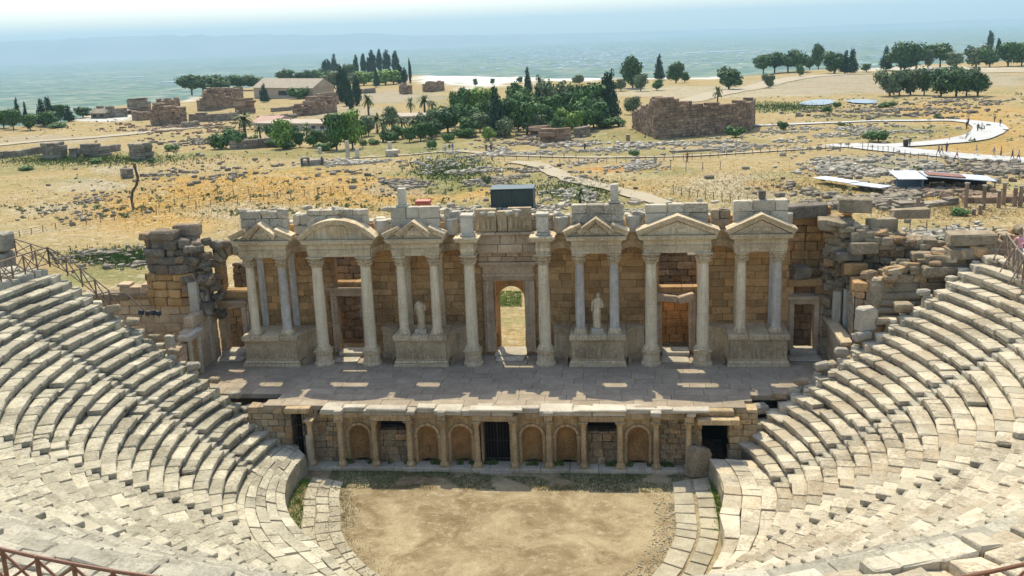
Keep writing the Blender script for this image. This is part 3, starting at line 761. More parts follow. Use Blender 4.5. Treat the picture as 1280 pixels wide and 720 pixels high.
for xx, ww in ((-9.0, .5), (-3.0, .45), (3.02, .6), (9.0, .6), (10.9, .5)): mb.block(xx - ww / 2, xx + ww / 2, -.72, -.2, 3.37, 3.64, .05, .03)
for (a, b) in ((-7.3, -5.0), (-1.4, 1.6), (4.7, 7.4), (9.9, 11.9)): mb.block(a, b, -.78, -.1, 3.64, 3.80, .05, .03)
mb.build('cornice', 'top', pr, 'broken white topped cornice slabs')
# barred iron door
gt = MB()
for i in range(9): gt.bar((-.72 + i * .18, .3, .25), (-.72 + i * .18, .3, 2.95), .018, 5)
for z in (.3, 1.5, 2.9): gt.box(-.78, .78, .28, .32, z, z + .05)
gt.box(-.03, .03, .27, .33, .25, 2.95)
gt.build('barred_door', 'iron', pr)
for (x0, x1, y0, y1, z) in ((-.9, .9, -1.0, -.72, .12),):
    mb = MB(); mb.block(x0, x1, y0, y1, -.05, z, .02); mb.build('step', 'top', pr)

# side passages (parodoi)
def parodos(nm, lab, x0, x1, gate, mat):
    t = thing(nm, lab, 'gateway', ((x0 + x1) / 2, 0, 0))
    mb = MB(); wallpath(mb, [(x0 - 2.6, .1), (x0, .1)] if gate else [(x0 - .35, .05), (x0, .05)], 0, 3.55, .9, .03, (.3, .45), (.4, .9), .02); mb.build('wall', mat, t); mb = MB()
    wallpath(mb, [(x1, .1), (x1 + (.6 if gate else 1.6), .1)], 0, 3.55, .9, .03, (.3, .45), (.4, .9), .02); mb.build('wall', mat, t)
    mb = MB(); mb.block(x0 - .25, x1 + .25, -.35, .9, 3.3, 3.64, .05, .02)
    if not gate: mb.block(x0 - .3, x1 + .5, -.9, -.3, 3.0, 3.3, .03, .01)
    mb.build('lintel', 'pros', t)
    mb = MB(); mb.box(x0 - .2, x1 + .2, 4.3, 4.4, 0, 3.36); mb.box(x0 - .12, x0, 1.0, 4.3, 0, 3.36); mb.box(x1, x1 + .12, 1.0, 4.3, 0, 3.36); mb.build('passage_shade', 'void', t)  # end and side panels coloured near-black as painted shade
    if gate:
        mb = MB(); n = 7
        for i in range(n): xx = x0 + .06 + (x1 - x0 - .12) * i / (n - 1); mb.bar((xx, -.02, .7), (xx, -.02, 3.25), .02, 5)
        for z in (.7, 1.7, 2.5, 3.22): mb.box(x0 + .04, x1 - .04, -.05, .0, z, z + .05)
        mb.build('iron_gate', 'iron', t)
    return t
parodos('side_gateway', 'tall side gateway with black iron bars left of the stage front', -12.0, -11.0, True, 'rubble')
parodos('side_gateway', 'dark open side gateway with stone lintel right of the stage front', 11.55, 13.0, False, 'pros')

# ------------------------------------------------------------------ scaenae frons
fr = thing('stage_facade', 'tall ruined marble theatre facade with columns, niches, five doors and pediments', 'theatre facade', (0, YB, SZ))
def column(x, y, z0, z1, r, mat, ped=0.0):
    if ped:
        mb = MB(); mb.lathe([(r * 1.75, 0), (r * 1.75, .14), (r * 1.5, .22), (r * 1.42, ped - .25), (r * 1.6, ped - .15), (r * 1.66, ped)], (x, y, z0), 12, .02, smooth=False); pd = mb.build('pedestal', 'marble', fr); z0 += ped
    mb = MB(); H = z1 - z0; cap = .72; bs = .30
    mb.lathe([(r * 1.04, bs), (r, bs + .1), (r, bs + (H - cap - bs) * .35), (r * .95, bs + (H - cap - bs) * .7), (r * .87, H - cap)], (x, y, z0), 20)
    c = mb.build('column', mat, fr)
    mb = MB(); q = r * 1.42; mb.block(x - q, x + q, y - q, y + q, z0, z0 + .1, .015, .005); mb.lathe([(q * .96, .1), (q, .14), (q * .94, .18), (r * 1.1, .21), (r * 1.24, .25), (r * 1.18, .3), (r * 1.03, .32)], (x, y, z0), 20); mb.build('base', 'marble', c)
    mb = MB(); b = H - cap; mb.lathe([(r * .9, b), (r * 1.0, b + .03), (r * .92, b + .06)], (x, y, z0), 16)
    mb.lathe([(r * .88, b + .05), (r * 1.05, b + .14), (r * 1.22, b + .24), (r * 1.02, b + .26), (r * 1.2, b + .36), (r * 1.42, b + .46), (r * 1.15, b + .48), (r * 1.3, b + .58), (r * 1.5, b + .64)], (x, y, z0), 16, .07, smooth=False)
    for i in range(8):
        t = PI / 8 + i * PI / 4
        for (zz, ro) in ((.22, 1.15), (.42, 1.3)): mb.rock((x + r * ro * math.cos(t), y + r * ro * math.sin(t), z0 + b + zz), .10, .10, .12, t)
    q = r * 1.45; mb.block(x - q, x + q, y - q, y + q, z0 + H - .09, z0 + H, .03, .01); mb.build('capital', 'marble', c)
    return c
YF = 7.64; HP = 2.06; ZT = SZ + 7.2
for s in (-1, 1):
    for i, x in enumerate(XP):
        tall = i in (0, 3, 4)
        mat = 'column'
        if (s, i) in ((1, 6), (1, 2), (1, 1), (-1, 5)): mat = 'bluecol'
        if tall: column(s * x, YF, SZ, ZT, .37, mat, .95)
        else: column(s * x, YF, SZ + HP, ZT, .30, mat)
        # flat pilaster on the back wall
        if not tall:
            mb = MB(); mb.block(s * x - .22, s * x + .22, YB - .14, YB + .05, SZ + HP, ZT - .05, .02, .005); mb.block(s * x - .28, s * x + .28, YB - .2, YB + .05, ZT - .6, ZT - .05, .04, .02)
            mb.build('pilaster', 'bluecol' if (s, i) in ((-1, 6), (-1, 5), (1, 6)) else 'marble', fr)
# podiums
def podium(x0, x1):
    y0 = 7.18; mb = MB()
    mb.block(x0 - .16, x1 + .16, y0 - .2, YB, SZ, SZ + .2, .015, .004); mb.block(x0 - .1, x1 + .1, y0 - .13, YB, SZ + .2, SZ + .36, .04, .004)
    mb.block(x0 - .02, x1 + .02, y0 - .03, YB, SZ + .36, SZ + .5, .02, .004)
    mb.block(x0 - .02, x1 + .02, y0 - .03, YB, SZ + HP - .42, SZ + HP - .32, .02, .004)
    x = x0 - .1
    n = 3
    for i in range(n):
        a, b = x0 - .14 + (x1 - x0 + .28) * i / n, x0 - .14 + (x1 - x0 + .28) * (i + 1) / n
        mb.block(a + .006, b - .006, y0 - .18, YB, SZ + HP - .32, SZ + HP, .04, .012)
    p = mb.build('podium', 'marble', fr)
    mb = MB(); mb.box(x0, x1, y0, YB, SZ + .5, SZ + HP - .42)
    # carved frieze figures in low relief
    x = x0 + .15
    while x < x1 - .2:
        hgt = U(.6, .95); w_ = U(.10, .17)
        mb.lathe([(w_ * .7, 0), (w_, hgt * .3), (w_ * .6, hgt * .5), (w_ * .9, hgt * .7), (w_ * .3, hgt * .82), (w_ * .5, hgt * .9), (w_ * .2, hgt)], (x, y0 + .03, SZ + .53), 7, .15)
        mb.rock((x + U(-.1, .1), y0, SZ + .53 + hgt * .6), .3, .1, .1, 0, .6)
        x += U(.26, .42)
    mb.build('relief_panel', 'carved', p)
for s in (-1, 1):
    for a, b in ((4.0, 7.25), (13.75, 17.2)): podium(*sorted((s * a, s * b)))
# low curved niche walls beside the podiums
def quarter(xs, xc, yb=9.25, y0=7.25, n=12):
    return [(xc + (xs - xc) * math.cos(PI / 2 * i / n), y0 + (yb - y0) * math.sin(PI / 2 * i / n)) for i in range(n + 1)]
for s in (-1, 1):
    for xs, xc in ((3.98, 2.75), (7.27, 8.55), (13.73, 12.5)):
        path = quarter(xs, xc); path = [(s * a, b) for a, b in path]
        back = [(path[-1][0], YB - .01), (path[0][0], YB - .01)]
        def ringpoly(off):
            P = []
            for i, p in enumerate(path):
                t = PI / 2 * i / (len(path) - 1); nx = -(1 if xs > xc else -1) * s * math.cos(t) * off; ny = -math.sin(t) * off; P.append((p[0] + nx, p[1] + ny))
            return P
        mb = MB()
        for (off, z0, z1) in ((.0, .36, HP - .28), (.26, .0, .34), (.10, .34, .42), (.07, HP - .38, HP - .28), (.15, HP - .28, HP)):
            P = ringpoly(off)
            n = len(P); bx0, bx1 = P[0][0], P[-1][0]
            vs = []
            for p in P: vs += [(p[0], p[1], SZ + z0), (p[0], p[1], SZ + z1), (p[0], YB, SZ + z0), (p[0], YB, SZ + z1)]
            fs = []
            for i in range(n - 1):
                a, b_ = i * 4, (i + 1) * 4
                fs += [(a, a + 1, b_ + 1, b_), (a + 1, a + 3, b_ + 3, b_ + 1), (a, b_, b_ + 2, a + 2)]
            fs += [(0, 2, 3, 1), ((n - 1) * 4, (n - 1) * 4 + 1, (n - 1) * 4 + 3, (n - 1) * 4 + 2)]
            mb.add(vs, fs)
        mb.build('niche_base', 'marble', fr)
# back wall with openings
DOORS = [(-10.75, .82), (0.0 - .1, 1.0), (10.55, .86)]
LX = 17.6
def zback(s):
    x = s - LX
    base = 12.5
    if abs(x) > 17.2: base = 11.6
    return base + .35 * noise.noise(Vector((x * .8, 0, 0)))
holes = []
for cx, hw in DOORS:
    holes.append((cx - hw + LX, cx + hw + LX, SZ, SZ + (5.6 if abs(cx) < 1 else 4.05)))
holes.append((-11.6 + LX, -9.75 + LX, SZ + 4.8, SZ + 6.8)); holes.append((9.5 + LX, 11.9 + LX, SZ + 4.3, SZ + 7.0))
mb = MB(); wallpath(mb, [(-LX, YB), (LX, YB)], SZ, zback, .75, .022, (.36, .52), (.6, 1.5), .008, holes, .008, .02)
mb.build('back_wall', 'ochre', fr)
# entablature pieces
def entab(path, zb=ZT, soff=0.0, mat='marble'):
    """architrave + frieze + cornice swept along a path whose left-hand side is the inside"""
    mb = MB()
    for (o, z0, z1) in ((.0, 0, .22), (-.035, .22, .42), (-.07, .42, .5), (-.02, .5, .80), (-.12, .80, .88), (-.30, .88, 1.04), (-.36, 1.04, 1.14)):
        mb.sweep(path, [(o, zb + z0), (.55, zb + z0), (.55, zb + z1), (o, zb + z1)])
    return mb
def U_path(x0, x1, y0=7.32): return [(x0, 9.4), (x0, 8.6), (x0, y0 + .01), (x0 + .001, y0), (x0 + .3, y0), (x1 - .3, y0), (x1 - .001, y0), (x1, y0 + .01), (x1, 8.6), (x1, 9.4)]
def aedicule(x0, x1):
    mb = MB(); y0 = 7.30
    for (o, z0, z1) in ((.0, 0, .22), (.035, .22, .42), (.07, .42, .5), (.02, .5, .80), (.12, .80, .88), (.30, .88, 1.03), (.36, 1.03, 1.13)):
        mb.block(x0 - o, x1 + o, y0 - o, y0 + .62, ZT + z0, ZT + z1 - .002, .01, .004)
        for (a, b) in ((x0 - o, x0 + .5), (x1 - .5, x1 + o)): mb.block(a, b, y0 + .622, YB + .05, ZT + z0, ZT + z1 - .002, .01, .004)
    # dentils
    x = x0
    while x < x1: mb.box(x, x + .07, y0 - .2, y0 - .1, ZT + .79, ZT + .87); x += .15
    return mb.build('entablature', 'marble', fr)
AED = [(-17.0, -13.93), (-12.52, -8.52), (-7.12, -4.12), (4.12, 7.12), (8.52, 12.52), (13.93, 17.0)]
for a, b in AED: aedicule(a, b)
for s in (-1, 1):   # ressauts above the two central columns
    a, b = sorted((s * 1.93, s * 2.75)); mb = MB()
    for (o, z0, z1) in ((.0, 0, .22), (.035, .22, .42), (.02, .42, .80), (.14, .80, .88), (.30, .88, 1.03), (.38, 1.03, 1.16)): mb.block(a - o, b + o, 7.25 - o, YB, ZT + z0, ZT + z1 - .002, .015, .005)
    mb.build('entablature', 'marble', fr)
    mb = MB(); mb.block(a - .02, b + .02, 7.3, 8.3, ZT + 1.16, ZT + 1.34, .03, .01); mb.block(a + .06, b - .06, 7.38, 8.2, ZT + 1.34, ZT + 2.35, .03, .01); mb.block(a, b, 7.32, 8.3, ZT + 2.35, ZT + 2.52, .04, .02)
    mb.build('pedestal', 'top', fr)
# concave links
def link(x0, x1, dep):
    n = 14; path = []
    cx = (x0 + x1) / 2; hw = (x1 - x0) / 2
    for i in range(n + 1): t = PI * i / n; path.append((cx - hw * math.cos(t), 7.55 + dep * math.sin(t)))
    mb = entab(path); o = mb.build('entablature', 'marble', fr)
    # soffit / conch above the niche
for s in (-1, 1):
    for a, b, d in ((2.77, 4.10, 1.5), (7.14, 8.50, 1.6), (12.54, 13.91, 1.6)):
        p, q = sorted((s * a, s * b)); link(p, q, d)
# pediments
def gable(x0, x1, zb, rise, y0, y1, th=.16, broken=False, mat='marble'):
    cx = (x0 + x1) / 2; mb = MB()
    mb.prism([(x0 + .25, zb), (x1 - .25, zb), (cx, zb + rise - .12)], y0 + .22, y1)
    for q in range(3): xx = cx + U(-.3, .3) * (x1 - x0) * .5; mb.rock((xx, y0 + .25, zb + .25), .5, .2, .3, 0, .1)
    for s, xe in ((-1, x0), (1, x1)):
        d = Vector((cx - xe, rise)); L = d.length; d.normalize(); n = Vector((-d.y, d.x)); n = n if n.y > 0 else -n
        for (oo, t0, t1, yy) in ((0, -.05, .13, y0 + .08), (0, .13, .26, y0 - .06), (0, .26, .34, y0 - .14)):
            A = Vector((xe, zb)); B = Vector((cx, zb + rise))
            if broken: B = A + (B - A) * .55
            poly = [A + n * t0, B + n * t0, B + n * t1, A + n * t1]
            if not broken: poly[1].x = cx; poly[2].x = cx
            mb.prism([tuple(p) for p in poly][::(1 if s > 0 else -1)], yy, y1)
    return mb.build('pediment', mat, fr)
ZP = ZT + 1.14
gable(13.55, 17.4, ZP, .92, 7.0, 8.0); gable(8.15, 12.9, ZP, .92, 7.0, 8.0)
gable(-16.3, -14.6, ZP + .1, .8, 7.0, 8.0); gable(-17.4, -13.5, ZP, .85, 7.1, 7.9, broken=True)
for s in (-1, 1):
    a, b = sorted((s * 4.7, s * 6.55)); gable(a, b, ZP + .1, .78, 7.0, 8.0); a, b = sorted((s * 3.75, s * 7.5)); gable(a, b, ZP, .85, 7.1, 7.9, broken=True)
# segmental pediment, left door
mb = MB(); cx = -10.52; hw = 2.38; rise = 1.08; Rr = (hw * hw + rise * rise) / (2 * rise); zc = ZP + rise - Rr; t1 = math.asin(hw / Rr); n = 22
for (ra, rb, y0) in ((-.14, 0, 7.1), (0, .12, 6.98), (.12, .2, 6.9)):
    for i in range(n):
        a, b = -t1 + 2 * t1 * i / n, -t1 + 2 * t1 * (i + 1) / n
        mb.prism([(cx + (Rr + ra) * math.sin(a), zc + (Rr + ra) * math.cos(a)), (cx + (Rr + rb) * math.sin(a), zc + (Rr + rb) * math.cos(a)), (cx + (Rr + rb) * math.sin(b), zc + (Rr + rb) * math.cos(b)), (cx + (Rr + ra) * math.sin(b), zc + (Rr + ra) * math.cos(b))], y0, 8.0)
for i in range(n):
    a, b = -t1 + 2 * t1 * i / n, -t1 + 2 * t1 * (i + 1) / n; R2 = Rr - .14
    pa, pb = max(zc + R2 * math.cos(a), ZP), max(zc + R2 * math.cos(b), ZP)
    mb.prism([(cx + R2 * math.sin(a), ZP - .01), (cx + R2 * math.sin(a), pa + .01), (cx + R2 * math.sin(b), pb + .01), (cx + R2 * math.sin(b), ZP - .01)], 7.35, 8.0)
mb.build('pediment', 'marble', fr, 'curved segmental pediment')
for cxm in (-10.5,):
    mb = MB(); n = 12; mb.prism([(cxm + .62 * math.cos(2 * PI * i / n), ZP + .5 + .42 * math.sin(2 * PI * i / n)) for i in range(n)][::-1], 7.22, 7.4); mb.build('shell_relief', 'pros', fr)
# attic blocks
MT['attic'] = stone('attic_stone', (.52, .44, .30), (.72, .62, .45), (.20, .155, .10), .7, .18, 1.2, .9)
def attic(x0, x1, z0, z1, y0, y1, mat='attic', course=.62, lmin=.8, lmax=1.7, rag=.15):
    mb = MB(); z = z0
    while z < z1 - .1:
        h = min(course * U(.85, 1.15), z1 - z); x = x0
        if z1 - z - h < .2: h = z1 - z
        while x < x1 - .05:
            l = U(lmin, lmax); xe = min(x + l, x1)
            if x1 - xe < .3: xe = x1
            o = U(-.05, .05); mb.block(x + .01, xe - .01, y0 + o, y1 + U(-.1, .1), z, z + h - .012 + (U(-rag, 0) * .4 if z + h >= z1 - .01 else 0), .045, .025); x = xe
        z += h
    return mb.build('attic_block_course', mat, fr)
attic(-16.95, -13.9, ZP, ZP + 1.75, 7.9, 8.5); attic(-12.6, -8.7, ZP, ZP + 1.75, 7.98, 8.5); attic(-7.2, -4.1, ZP, ZP + 1.85, 7.92, 8.5)
attic(4.1, 7.3, ZP, ZP + 1.85, 7.92, 8.5); attic(8.6, 12.4, ZP, ZP + 1.75, 8.0, 8.5); attic(13.9, 17.1, ZP, ZP + 1.9, 7.95, 8.5)
for s in (-1, 1):
    for a, b in ((3.0, 3.95), (7.4, 8.45), (12.7, 13.75)):
        p, q = sorted((s * a, s * b)); mb = MB()
        mb.block(p - .05, q + .05, 8.75, 9.5, ZP, ZP + .62, .06, .04); hh = ZP + U(1.0, 1.55); m_ = (p + q) / 2 + U(-.15, .15); mb.block(p - .05, m_ - .01, 8.8, 9.5, ZP + .63, hh, .08, .05); mb.block(m_, q + .05, 8.85, 9.5, ZP + .63, hh + U(-.25, .1), .08, .05)
        if rnd() < .8: mb.lathe([(.42, 0), (.45, .5), (.40, .95)], ((p + q) / 2, 8.55, ZP), 9, .06, smooth=False)
        mb.build('attic_stone', random.choice(['top', 'rubble', 'top']), fr)
mb = MB()
x = -17.2
while x < 17.3:
    l = U(.8, 1.8)
    mb.block(x, x + l - .03, 9.9, 10.6, 12.0, 12.65 + U(-.25, .3), .06, .04)
    x += l
mb.build('rear_coping', 'top', fr)
# centre bay : big door frame, lintels, reliefs
mb = MB()
for s in (-1, 1):
    for (o, w0, w1) in ((.0, 1.02, 1.32), (-.05, 1.32, 1.52), (-.1, 1.52, 1.66)): a, b = sorted((-.1 + s * w0, -.1 + s * w1)); mb.block(a, b, YB - .12 + o, YB + .3, SZ + .2, SZ + 5.0, .015, .004)
for (h0, h1, o, w_) in ((5.0, 5.28, 0, 1.66), (5.28, 5.5, -.06, 1.70), (5.5, 5.95, -.04, 1.66), (5.95, 6.1, -.2, 1.78), (6.1, 6.3, -.34, 1.9)): mb.block(-.1 - w_, -.1 + w_, YB - .12 + o, YB + .3, SZ + h0, SZ + h1 - .002, .02, .006)
mb.build('door_frame', 'pink', fr)
mb = MB(); archwall(mb, -1.15, .95, SZ, SZ + 5.7, YB + 1.2, YB + 1.9, -.1, .86, SZ + 3.45); mb.build('inner_arch', 'ochre', fr)
for (x0, x1) in ((-1.75, -.96), (.76, 1.6)):
    mb = MB(); mb.block(x0, x1, YB + 1.0, YB + 1.18, SZ, SZ + 1.3, .04, .02); mb.build('arch_footing', 'ochre', fr)
mb = MB(); mb.block(-1.15, .95, YB - .7, YB + 1.1, SZ, SZ + .18, .03, .01); mb.block(-1.0, .85, YB - 1.5, YB - .72, SZ, SZ + .09, .03, .01); mb.build('threshold', 'top', fr)
mb = MB()
for (h0, h1, o) in ((7.0, 7.55, .0), (7.55, 8.15, .05), (8.15, 8.35, -.12)):
    x = -1.95
    while x < 1.9: l = U(.9, 1.6); xe = min(x + l, 1.93); mb.block(x + .01, xe - .01, YB - .9 + o, YB, SZ + h0, SZ + h1 - .01, .03, .012); x = xe
mb.build('upper_wall', 'pink', fr)
mb = MB(); wallpath(mb, [(-1.93, YB - .35), (1.93, YB - .35)], SZ + 6.32, SZ + 7.0, .5, .02, (.33, .36), (.8, 1.3), .006); mb.build('lintel_course', 'pink', fr)
for i, (a, b, h) in enumerate(((-2.0, -.62, 1.45), (-.6, .05, 1.3), (.07, 1.6, 1.5))):
    mb = MB(); z0 = SZ + 8.36; mb.block(a, b - .03, YB - .85, YB - .45, z0, z0 + h, .03, .015)
    x = a + .2
    while x < b - .15:
        hh = U(.6, .95); ww = U(.09, .15); mb.lathe([(ww, 0), (ww * 1.1, hh * .4), (ww * .6, hh * .6), (ww * .8, hh * .75), (ww * .3, hh * .85), (ww * .5, hh * .93), (.02, hh)], (x, YB - .86, z0 + .2), 7, .15); x += U(.25, .36)
    mb.build('relief_panel', 'carved', fr)
attic(-3.0, 2.9, SZ + 8.36, SZ + 8.36 + 1.0, YB - .4, YB + .2, 'attic')
# side doors behind the tall columns
for s, cx, hw in ((-1, -10.75, .82), (1, 10.55, .86)):
    mb = MB()
    for e in (-1, 1):
        for (o, w0, w1) in ((.0, hw, hw + .22), (-.06, hw + .22, hw + .40)): a, b = sorted((cx + e * w0, cx + e * w1)); mb.block(a, b, YB - .1 + o, YB + .3, SZ + .2, SZ + (4.05 if s < 0 or e > 0 else 3.3), .02, .006)
    if s < 0:
        for (h0, h1, o, w_) in ((4.05, 4.3, 0, hw + .4), (4.3, 4.45, -.06, hw + .45), (4.45, 4.66, -.22, hw + .6)): mb.block(cx - w_, cx + w_, YB - .1 + o, YB + .3, SZ + h0, SZ + h1 - .002, .02, .006)
    mb.build('door_frame', 'pink', fr)
    if s > 0:
        mb = MB(); M_ = Matrix.Translation((cx - .75, YB - .2, SZ + 3.85)) @ Matrix.Rotation(.12, 4, 'Y'); mb.block(-.85, .85, -.4, .5, -.25, .22, .12, .05, M_)
        M_ = Matrix.Translation((cx + .6, YB - .2, SZ + 3.85)) @ Matrix.Rotation(-.22, 4, 'Y'); mb.block(-.55, .55, -.4, .5, -.3, .2, .12, .05, M_); mb.build('broken_lintel', 'pink', fr)
        mb = MB(); wallpath(mb, [(cx - 1.2, YB + 2.4), (cx + 1.2, YB + 2.4)], SZ, SZ + 3.4, .6, .03, (.5, .6), (.7, 1.1), .01); mb.build('inner_wall', 'ochre', fr)
    mb = MB(); mb.block(cx - hw, cx + hw, YB - .6, YB + .6, SZ, SZ + .3, .03, .01); mb.build('threshold', 'top', fr)
    mb = MB(); mb.block(cx - hw - .1, cx + hw - .1, YB - 1.75, YB - .7, SZ, SZ + .07, .05, .03); mb.build('step_slab', 'top', fr)
# stage house rear walls (weathered masonry behind the facade)
rw = thing('rear_wall', 'dark weathered rubble wall standing behind the marble facade', 'wall', (0, 14, 3.2))
mb = MB()
def zr(s): return 8.6 + 2.3 * math.exp(-((s - 7.6) / 1.8) ** 2) + 2.4 * math.exp(-((s - 29.2) / 1.8) ** 2) + 1.6 * noise.noise(Vector((s * .25, 7, 0))) + .6 * noise.noise(Vector((s * .9, 2, 0)))
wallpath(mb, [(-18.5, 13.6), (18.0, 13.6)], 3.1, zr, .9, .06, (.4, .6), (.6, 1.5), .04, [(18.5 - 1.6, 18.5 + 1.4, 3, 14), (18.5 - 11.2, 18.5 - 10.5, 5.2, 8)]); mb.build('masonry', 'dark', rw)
# statues
def statue(name, label, x, y, z, h, headless, mat):
    t = thing(name, label, 'statue', (x, y, z))
    mb = MB(); mb.block(x - .38, x + .38, y - .38, y + .38, z, z + .32, .03, .01); mb.build('plinth', 'top', t)
    n = 18; z0 = z + .32; prof = [(0, .24, .20), (.06, .27, .22), (.2, .22, .18), (.38, .235, .185), (.5, .24, .18), (.6, .20, .15), (.70, .235, .15), (.78, .27, .16), (.83, .22, .14), (.86, .09, .08)]
    if not headless: prof += [(.885, .075, .075), (.92, .105, .115), (.955, .10, .11), (.985, .07, .075), (1.0, .02, .02)]
    else: prof += [(.875, .08, .07), (.89, .05, .04)]
    vs = []; m = 22
    for (t_, rx, ry) in prof:
        lean = .06 * math.sin(t_ * 5) * (1 if headless else -1)
        for i in range(m):
            a = 2 * PI * i / m; fold = 1 + (.10 * math.sin(a * 9 + t_ * 7) if t_ < .72 else .03 * math.sin(a * 5))
            vs.append((x + lean + rx * fold * math.cos(a), y + ry * fold * math.sin(a) - .03 * math.sin(t_ * 3), z0 + t_ * h))
    mbb = MB(); mbb.add(vs, [(k * m + i, k * m + (i + 1) % m, (k + 1) * m + (i + 1) % m, (k + 1) * m + i) for k in range(len(prof) - 1) for i in range(m)], True)
    mbb.add(vs[-m:], [tuple(range(m))])
    for e in (-1, 1):
        sh = Vector((x + e * .25, y, z0 + h * .78)); el = Vector((x + e * .33, y - .03, z0 + h * .60)); 
        mbb.bar(sh, el, .085, 8, .065)
        if e > 0: mbb.bar(el, Vector((x + e * .12, y - .24, z0 + h * .62)), .062, 8, .045)
        elif not headless: mbb.bar(el, Vector((x - .33, y - .22, z0 + h * .50)), .062, 8, .045)
    # mantle folds across the body
    for i in range(5): mbb.bar((x - .23, y - .14, z0 + h * (.66 - .05 * i)), (x + .22, y - .17, z0 + h * (.48 - .055 * i)), .028, 5)
    mbb.build('figure', mat, t)
statue('statue', 'pale headless draped statue standing on a podium left of the central door', -5.62, 7.75, SZ + HP, 2.0, True, 'marble')
statue('statue', 'pale draped statue with a head standing on a podium right of the central door', 5.62, 7.75, SZ + HP, 2.25, False, 'marble')
def roundstone(nm, lab, c, r, h, mat): mb = MB(); mb.lathe([(r, 0), (r * 1.02, h * .5), (r * .96, h)], c, 12, .03, smooth=False); return tag(mb.build(nm, mat), lab, 'stone block')
mb = MB()
for k_ in range(45):
    x = U(-17, 17); mb = MB(); mb.rock((x, U(8.0, 9.4), ZP + (1.72 if abs(x) > 3 else 1.3) + U(-.12, .05)), U(.25, .7), U(.2, .5), U(.12, .3)); mb.build('coping_stone', 'attic', fr)
# stubs standing on the attic
for x, lab in ((-6.45, 'square pale pillar stub standing on the attic left of centre'), (6.75, 'square pale pillar stub standing on the attic right of centre')):
    mb = MB(); z = ZP + 1.84; mb.block(x - .36, x + .36, 8.0, 8.55, z, z + .15, .02, .01); mb.block(x - .25, x + .25, 8.05, 8.5, z + .15, z + 1.15, .03, .01); tag(mb.build('pillar_stub', 'top'), lab, 'pillar')
mb = MB(); mb.block(15.4, 15.8, 8.1, 8.45, ZP + 1.9, ZP + 2.4, .04, .02); tag(mb.build('stone_block', 'dark'), 'small dark stone standing on the right end of the attic', 'stone block')

# ------------------------------------------------------------------ wings (versurae)
def door_bay(nm, lab, s, x0, x1, y, ztop):
    t = thing(nm, lab, 'wall', ((x0 + x1) / 2, y, SZ)); cx = (x0 + x1) / 2; hw = .62; L = x1 - x0
    mb = MB(); wallpath(mb, [(x0, y), (x1, y)], SZ, lambda q: ztop, .8, .03, (.4, .55), (.5, 1.1), .02, [(cx - hw - x0, cx + hw - x0, SZ, SZ + 3.3)]); mb.build('masonry', 'pink', t)
    mb = MB()
    for e in (-1, 1):
        a, b = sorted((cx + e * hw, cx + e * (hw + .3))); mb.block(a, b, y - .14, y + .3, SZ + .2, SZ + 3.3, .02, .006)
    mb.block(cx - hw - .3, cx + hw + .3, y - .14, y + .3, SZ + 3.3, SZ + 3.6, .02, .006); mb.block(cx - hw - .45, cx + hw + .45, y - .3, y + .3, SZ + 3.6, SZ + 3.85, .03, .01); mb.build('door_frame', 'pink', t)
    mb = MB(); mb.block(cx - hw - .25, cx + hw + .2, y - .6, y + .5, SZ, SZ + .38, .05, .02); mb.build('threshold', 'top', t)
    mb = MB(); mb.block(cx - hw - .4, cx + hw + .3, y - 1.6, y - .62, SZ, SZ + .1, .06, .03); mb.build('step_slab', 'top', t)
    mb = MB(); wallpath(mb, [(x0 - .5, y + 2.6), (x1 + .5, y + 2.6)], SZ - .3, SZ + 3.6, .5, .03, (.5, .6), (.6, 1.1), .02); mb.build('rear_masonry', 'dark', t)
    return t
lb = door_bay('wing_wall', 'brown wall with a framed side door at the left end of the facade', -1, -19.9, -17.65, YB, SZ + 4.0)
# left arch above the door
mb = MB(); z0 = SZ + 4.55; cx, hw = -18.35, .85
for z in (SZ + 4.0,): mb.block(-19.6, -17.4, YB - .35, YB + .5, z, z + .55, .08, .05)
for q in range(5): mb.block(-19.75 + U(-.05, .05), -19.2, YB - .1, YB + .8, z0 + q * .36, z0 + (q + 1) * .36 - .01, .03, .02)
mb.build('arch_pier', 'ochre', lb); mb = MB(); archwall(mb, -19.75, -17.42, SZ + 4.55, SZ + 7.35, YB + .02, YB + .62, -18.35, .86, SZ + 6.05); mb.build('arch_masonry', 'dark', lb)
mb = MB(); zs = z0 + 1.5; n = 8
for q in range(n - 1):
    t0, t1 = PI * (1 - q / n) , PI * (1 - (q + 1) / n); r0, r1 = hw, hw + .72
    c8 = []
    for c in CS:
        tt = t0 - .02 if c[0] == 0 else t1 + .02; rr = r1 if c[2] else r0
        c8.append((cx + rr * math.cos(tt), YB - .2 if c[1] == 0 else YB + .7, zs + rr * math.sin(tt)))
    mb.hexa(c8, .05, .03)
mb.build('arch', 'rubble', lb)
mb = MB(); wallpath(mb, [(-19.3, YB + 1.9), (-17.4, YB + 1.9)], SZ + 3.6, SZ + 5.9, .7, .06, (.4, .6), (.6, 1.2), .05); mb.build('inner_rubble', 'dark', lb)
rb = door_bay('wing_wall', 'brown wall with a framed side door at the right end of the facade', 1, 17.35, 19.75, YB, SZ + 3.9)
mb = MB(); mb.block(17.5, 19.6, YB - .3, YB + .5, SZ + 4.45, SZ + 4.95, .06, .03); mb.block(17.4, 17.9, YB, YB + .6, SZ + 3.9, SZ + 4.45, .05, .02); mb.block(19.2, 19.8, YB, YB + .6, SZ + 3.9, SZ + 4.45, .05, .02); mb.build('relieving_lintel', 'ochre', rb)
